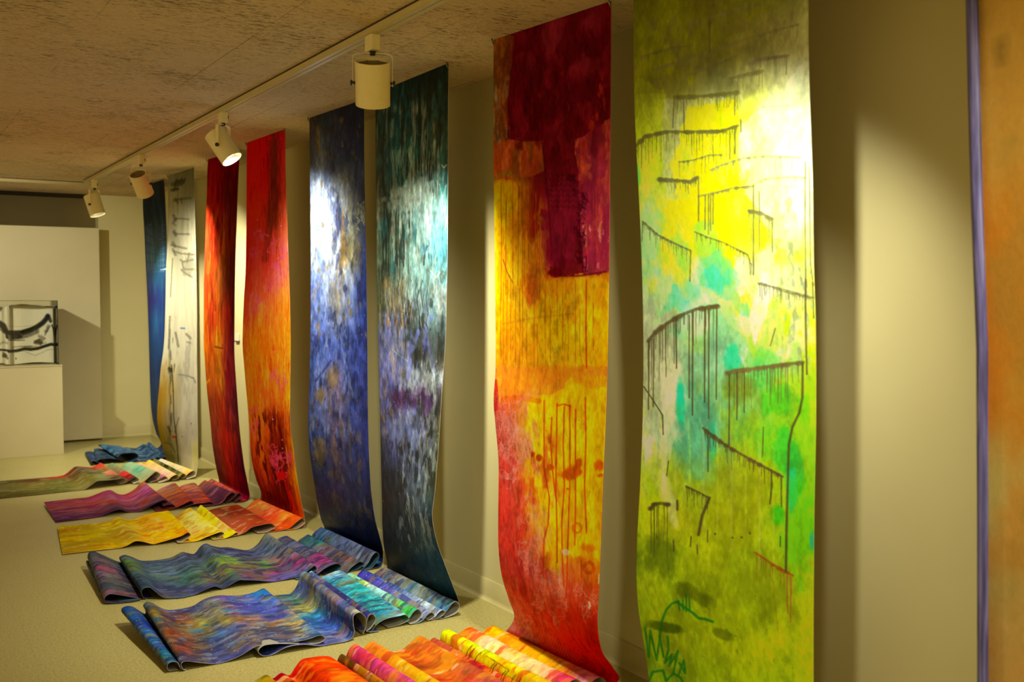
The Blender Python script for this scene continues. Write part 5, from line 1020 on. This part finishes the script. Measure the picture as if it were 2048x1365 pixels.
def unit(v): v = np.array(v, float); return v/np.linalg.norm(v)
def spotlight(label, c, axis, L=.18, R=.066, power=LAMP_W, cone=104, blend=.95, aim=None, adapter_xy=None, group=None):
    c = np.array(c, float); axis = unit(axis)
    root = empty('track_spotlight', tuple(c))
    tag(root, label, 'spotlight', group or 'cream spotlights on the ceiling tracks')
    r0 = c-axis*L/2; r1 = c+axis*L/2
    # can: outer shell, rolled rims, inner wall
    q = MB()
    q.lathe(r0, r1, [(.012, R-.006), (.002, R-.006), (0, R-.003), (.001, R), (.006, R+.001), (.010, R), (L-.010, R), (L-.006, R+.001), (L, R), (L, R-.004), (L-.035, R-.006)], 56)
    q.build('can', M_CAN, root, smooth=True, origin=tuple(c))
    q = MB()
    q.lathe(r0, r1, [(.012, R-.006), (.012, R*.55), (.018, R*.5), (.018, R*.3), (.010, R*.26), (.010, .004)], 48, caps=(False, True))
    for k in range(8):
        a = k*math.pi/4
        u = unit(np.cross(axis, [.3, .1, .9])); v = np.cross(axis, u); d = u*math.cos(a)+v*math.sin(a)
        q.ribbon([r0+axis*.0105+d*R*.62, r0+axis*.0105+d*R*.84], np.cross(axis, d), .005, .002)
    q.build('rear_vent', M_VENT, root, smooth=True, origin=tuple(c))
    q = MB(); q.lathe(r0, r1, [(L-.035, R-.007), (L-.036, .002)], 40, caps=(False, True)); q.build('lamp_glass', M_GLOW, root, origin=tuple(c))
    q = MB(); q.lathe(r0, r1, [(L-.034, R*.62), (L-.020, R*.80), (L-.008, R-.008), (L-.006, R-.006)], 40); q.build('reflector', M_REFL, root, smooth=True, origin=tuple(c))
    # yoke, pivots, neck and adapter
    h = np.cross(axis, [0, 0, 1]); h = unit(h)
    ztop = 2.525 if adapter_xy is None else adapter_xy
    hwd = R+.010
    top = np.array([c[0], c[1], ztop])
    rr = .02; dz = top[2]-c[2]
    pts = [c-h*hwd-np.array([0, 0, .012]), c-h*hwd+np.array([0, 0, dz-rr])]
    for k in range(1, 5):
        a = k*math.pi/8; pts.append(c-h*(hwd-rr+rr*math.cos(a))+np.array([0, 0, dz-rr+rr*math.sin(a)]))
    pts2 = [2*np.array([c[0], c[1], p[2]])-p for p in pts[::-1]]
    pts2 = [np.array([x[0], x[1], p[2]]) for x, p in zip(pts2, pts[::-1])]
    wdir = np.cross(h, [0, 0, 1])
    q = MB(); q.ribbon(pts+pts2, wdir, .018, .0025)
    q.build('yoke', M_CAN, root, origin=tuple(c))
    for sgn in (-1, 1):
        q = MB(); q.lathe(c+h*sgn*(R-.003), c+h*sgn*(R+.020), [(0, .006), (.012, .006), (.0121, .011), (.020, .011), (.023, .008)], 14, caps=(False, True))
        q.build('pivot_knob', M_DARK, root, origin=tuple(c))
    q = MB(); q.lathe(top-np.array([0, 0, .006]), top+np.array([0, 0, .012]), [(0, .010), (.004, .013), (.018, .013)], 16, caps=(True, True)); q.build('swivel_nut', M_DARK, root, origin=tuple(c))
    zb = 2.600
    q = MB(); q.box((c[0]-.020, c[1]-.034, ztop+.010), (c[0]+.020, c[1]+.034, zb)); q.build('adapter', M_CAN, root, bevel=.004, origin=tuple(c))
    q = MB(); q.box((c[0]+.020, c[1]-.012, ztop+.035), (c[0]+.030, c[1]+.012, ztop+.055)); q.build('latch', M_DARK, root, bevel=.002, origin=tuple(c))
    # its own light
    ld = bpy.data.lights.new('bulb', 'SPOT'); ld.energy = power; ld.color = LAMP_COLOR; ld.spot_size = math.radians(cone); ld.spot_blend = blend; ld.shadow_soft_size = .035
    lo = bpy.data.objects.new('bulb', ld); COL.objects.link(lo); lo.parent = root
    lp = r1-axis*.004; lo.location = lp-c
    d = Vector(unit(np.array(aim)-lp) if aim is not None else axis)
    lo.rotation_euler = d.to_track_quat('-Z', 'Y').to_euler()
    return root
def lamp_px(label, rear, front, tilt, L, R, **kw):
    """the can read off the photograph, on the vertical plane below the track"""
    m = ((rear[0]+front[0])/2, (rear[1]+front[1])/2); c = onx(m[0], m[1], TX); a = (c-EYE)@FW
    los = unit(c-EYE); lo_, hi_ = -.2, .2
    for _ in range(40):                      # depth offset that gives the can its tilt against the line of sight
        s = (lo_+hi_)/2
        P0 = EYE+ray(*rear)*(a-s); P1 = EYE+ray(*front)*(a+s)
        if unit(P1-P0)@los < math.sin(math.radians(tilt)): lo_ = s
        else: hi_ = s
    return spotlight(label, c, P1-P0, L, R, **kw)
lamp_px('large near cream spotlight on the track, pointing down and away', (745, 126), (746, 207), 14, .178, .070, power=LAMP_W*PW[0], cone=110)
lamp_px('lit spotlight with bright face, above the two red scrolls', (430, 268), (463.5, 318), -22, .185, .063, power=LAMP_W*PW[1], cone=128, blend=1., aim=(2.22, 5.98, 1.4), adapter_xy=2.53)
lamp_px('pinkish lit spotlight turned away, above the dark blue scroll', (276, 350), (290, 386), 30, .185, .063, power=LAMP_W*PW[2], cone=110, adapter_xy=2.52)
lamp_px('furthest spotlight at the end of the long track, face glowing', (183, 392), (195.3, 429), -14, .19, .068, power=LAMP_W*PW[3], cone=110, adapter_xy=2.51)
spotlight('track spotlight turned toward the crimson and yellow scroll', (TX, 1.86, 2.42), (.38, .56, -.98), power=LAMP_W*PW[4], cone=104, blend=.8)
spotlight('track spotlight turned toward the acid green scroll', (TX, 1.60, 2.42), (.50, .85, -1.1), power=LAMP_W*PW[5]*.9, cone=56, blend=1.)
spotlight('track spotlight turned toward the ochre scroll', (TX, .25, 2.42), (.50, .55, -.80), power=LAMP_W*PW[6], cone=100)
spotlight('spotlight on the left hand track, aimed at the ink book', (-.05, 8.6, 2.42), (.45, .80, -.55), power=LAMP_W*PW[7], cone=70, blend=.9, aim=(1.25, 11.2, 1.25))

# ------------------------------------------------------------------ partition, pedestal, case, ink book, wall label
root = empty('partition_panel', (.45, 11.60, 0)); tag(root, 'white movable partition standing before the far recess', 'partition')
q = MB(); q.box((-1.2, 11.575, .022), (2.075, 11.635, 2.262)); q.build('panel', M_PANEL, root, bevel=.003, origin=(.45, 11.60, 0))
for x in (-.9, .4, 1.7):
    q = MB(); q.box((x-.03, 11.585, 0), (x+.03, 11.625, .022)); q.build('foot', M_DARK, root, origin=(.45, 11.60, 0))

root = empty('display_pedestal', (1.1, 11.05, 0)); tag(root, 'cream box pedestal holding the clear display case', 'pedestal')
q = MB(); q.box((.62, 10.748, 0), (1.568, 11.34, .862)); q.build('body', M_PED, root, bevel=.002, origin=(1.1, 11.05, 0))
q = MB(); q.box((.615, 10.742, .862), (1.572, 11.345, .874)); q.build('top_plate', M_PED, root, bevel=.002, origin=(1.1, 11.05, 0))
root = empty('display_case', (1.1, 11.05, .874)); tag(root, 'clear acrylic case over the ink painted book', 'display case')
bx0, bx1, by0, by1, bz0, bz1 = .66, 1.545, 10.80, 11.30, .875, 1.495
O_ = (1.1, 11.05, .874)
def pane(nm, a, b):
    q = MB(); q.box(a, b); q.build(nm, M_ACR, root, origin=O_)
pane('front_pane', (bx0, by0, bz0), (bx1, by0+.004, bz1)); pane('rear_pane', (bx0, by1-.004, bz0), (bx1, by1, bz1))
pane('side_pane', (bx1-.004, by0+.0045, bz0), (bx1, by1-.0045, bz1)); pane('side_pane', (bx0, by0+.0045, bz0), (bx0+.004, by1-.0045, bz1)); pane('lid_pane', (bx0, by0, bz1+.0005), (bx1, by1, bz1+.0045))
q = MB(); e = .0035
for (x, y) in ((bx0, by0), (bx1-e, by0), (bx0, by1-e), (bx1-e, by1-e)): q.box((x-.001, y-.001, bz0), (x+e+.001, y+e+.001, bz1))
for z in (bz1-.001, ):
    q.box((bx0, by0-.0015, z), (bx1, by0+.003, z+.006)); q.box((bx0, by1-.003, z), (bx1, by1+.0015, z+.006)); q.box((bx0-.0015, by0+.003, z), (bx0+.003, by1-.003, z+.006)); q.box((bx1-.003, by0+.003, z), (bx1+.0015, by1-.003, z+.006))
q.build('glued_edges', M_ACRE, root, origin=O_)

def ink_book():
    Z = lambda x, y: (x/9.1, 590+y/9.1)
    path = np.array([(.70, 11.08), (.78, 10.97), (.87, 10.93), (.95, 10.97), (.985, 11.03), (1.03, 11.07), (1.07, 11.04), (1.08, 10.97), (1.085, 10.91), (1.10, 10.885), (1.13, 10.90), (1.145, 10.94), (1.152, 10.975), (1.18, 10.98), (1.25, 10.985), (1.34, 11.0), (1.42, 11.0), (1.50, 10.985), (1.528, 10.99), (1.535, 11.02), (1.525, 11.09), (1.50, 11.15), (1.44, 11.2), (1.35, 11.2), (1.2, 11.22)])
    xy = crom(path, [14]*(len(path)-1)); n = len(xy)
    t = np.r_[0, np.cumsum(np.linalg.norm(np.diff(xy, axis=0), axis=1))]
    m = 150; fr = np.linspace(0, 1, m)
    xs = xy[:, 0]
    ztop = 1.445+.012*np.sin(t*9)-.006*np.sin(t*23); ztop = ztop-.03*sstep(1.16, 1.06, xs)*0
    zbot = .880+.006*(1+np.sin(t*14))
    G = np.zeros((m, n, 3))
    G[:, :, 0] = xy[None, :, 0]; G[:, :, 1] = xy[None, :, 1]; G[:, :, 2] = zbot[None]+(ztop-zbot)[None]*(1-fr[:, None])
    PX, PY = proj(G.reshape(-1, 3)); PX = PX.reshape(m, n); PY = PY.reshape(m, n)
    Sm = np.repeat((t/t[-1])[None], m, 0); Tm = np.repeat(fr[:, None]*.56, n, 1)
    front = np.ones((m, n)); k = np.argmax(t > t[np.argmin(np.hypot(xy[:, 0]-1.535, xy[:, 1]-11.02))]); front[:, k:] = 0
    P = Paint(PX, PY, Sm, Tm, t[-1], .56, front)
    P.C = np.ones((m, n, 3))*hexc('e6e0c0')
    K = '14140c'
    P.line(K, [Z(*p) for p in ((160, 690), (300, 690), (450, 680), (560, 640))], 8, .95, .2); P.line(K, [Z(*p) for p in ((430, 680), (560, 640), (680, 580), (780, 510), (840, 440), (870, 390))], 9, .97, .1); P.line(K, [Z(*p) for p in ((860, 390), (900, 420), (920, 480))], 6, .9, .4)
    P.line('3c382c', [Z(*p) for p in ((160, 760), (260, 780), (400, 750), (560, 700), (660, 660))], 11, .85, .6); P.line(K, [Z(*p) for p in ((230, 790), (330, 790), (400, 770))], 3, .8, .6)
    P.line(K, [Z(*p) for p in ((160, 1030), (300, 1020), (450, 985), (560, 995), (680, 980), (800, 940), (930, 900), (1010, 915))], 5.5, .97, .2); P.line('54503c', [Z(*p) for p in ((160, 830), (300, 832), (450, 830))], 1.4, .9)
    P.line('8c8058', [Z(*p) for p in ((220, 960), (360, 940), (560, 935), (680, 945))], 2.6, .7, .6); P.blob('3c3424', *Z(720, 870), 9, 5, .85, .3, 1., 1); P.blob('1c1c10', *Z(330, 745), 15, 4, .8, .05, 1., 31); P.blob('4c4834', *Z(860, 620), 3, 8, .6, .5, 1., 32); P.blob('5c5840', *Z(500, 950), 12, 2.5, .6, 0, 1., 33); P.blob('2c2c1c', *Z(90, 1110), 5, 4, .7, .5, 1., 34); P.blob('6c6448', *Z(750, 790), 7, 5, .6, .2, .9, 2); P.line('2c2c20', [Z(*p) for p in ((820, 730), (870, 640), (910, 570))], 2, .9, .3)
    P.line(K, [Z(*p) for p in ((945, 550), (970, 620), (990, 760), (1000, 880))], 2.5, .95, .2); P.line('808064', [Z(*p) for p in ((400, 1010), (640, 1110), (870, 1000), (1000, 990))], 2.4, .5, .8); P.blob(K, *Z(290, 1160), 1.6, 2, .9, 0, .5, 3)
    P.line('a8a078', [Z(*p) for p in ((160, 575), (400, 580), (560, 560))], 1, .6)
    P.line('20508c', [Z(170, 200), Z(178, 240)], 1.3, .95)
    P.line(K, [Z(*p) for p in ((-60, 500), (0, 530), (60, 570), (95, 650))], 11, .95, .2); P.line('5c5840', [Z(*p) for p in ((-60, 580), (20, 640), (80, 690))], 4, .8, .6); P.line(K, [Z(*p) for p in ((-60, 1000), (60, 1005), (150, 1015))], 4, .95, .2)
    P.line('8c8460', [Z(*p) for p in ((0, 900), (60, 860), (130, 880))], 4, .7, .6); P.line('444030', [Z(*p) for p in ((60, 1060), (100, 1120), (140, 1160))], 4, .8, .6); P.line(K, [Z(*p) for p in ((100, 640), (120, 740), (130, 780))], 4, .9, .3)
    back = 1-front
    P.mixin(back*sstep(.5, .6, fbm(Sm*14, Tm*14, 5, 5))*.7, hexc('3c3c30'))
    me = bpy.data.meshes.new('accordion_book'); idx = np.arange(m*n).reshape(m, n)
    qd = np.stack([idx[:-1, :-1], idx[1:, :-1], idx[1:, 1:], idx[:-1, 1:]], -1).reshape(-1, 4)
    org = np.array([1.2, 11.03, .88])
    me.from_pydata((G.reshape(-1, 3)-org).tolist(), [], qd.tolist()); me.polygons.foreach_set('use_smooth', [True]*len(qd))
    u = me.uv_layers.new(name='UVMap'); u.data.foreach_set('uv', np.stack([Sm*t[-1], Tm], -1).reshape(-1, 2)[qd.ravel()].astype(np.float32).ravel())
    ca = me.color_attributes.new('paint', 'FLOAT_COLOR', 'POINT')
    ca.data.foreach_set('color', np.concatenate([lin(np.clip(P.C, 0, 1)).reshape(-1, 3), np.ones((m*n, 1))], 1).astype(np.float32).ravel())
    me.materials.append(MC_MATTE)
    o = bpy.data.objects.new('accordion_book', me); COL.objects.link(o); o.location = org
    sd = o.modifiers.new('paper_thickness', 'SOLIDIFY'); sd.thickness = .001
    tag(o, 'white accordion book with black ink strokes inside the clear case', 'book')
ink_book()

root = empty('wall_label', (WX, 8.585, 1.19)); tag(root, 'small pale label card fixed to the wall between the red and orange scrolls', 'label')
q = MB(); q.box((WX-.012, 8.54, 1.165), (WX-.0005, 8.63, 1.225)); q.build('card', M_LABEL, root, bevel=.001, origin=(WX, 8.585, 1.19))
q = MB(); q.box((WX-.018, 8.535, 1.155), (WX-.0005, 8.635, 1.165)); q.build('ledge', M_PIN, root, bevel=.001, origin=(WX, 8.585, 1.19))

vl = S.view_layers[0] if len(S.view_layers) else None
S.cycles.max_bounces = 8; S.cycles.diffuse_bounces = 5; S.cycles.transparent_max_bounces = 16
S.cycles.use_denoising = True
S.cycles.caustics_reflective = False; S.cycles.caustics_refractive = False
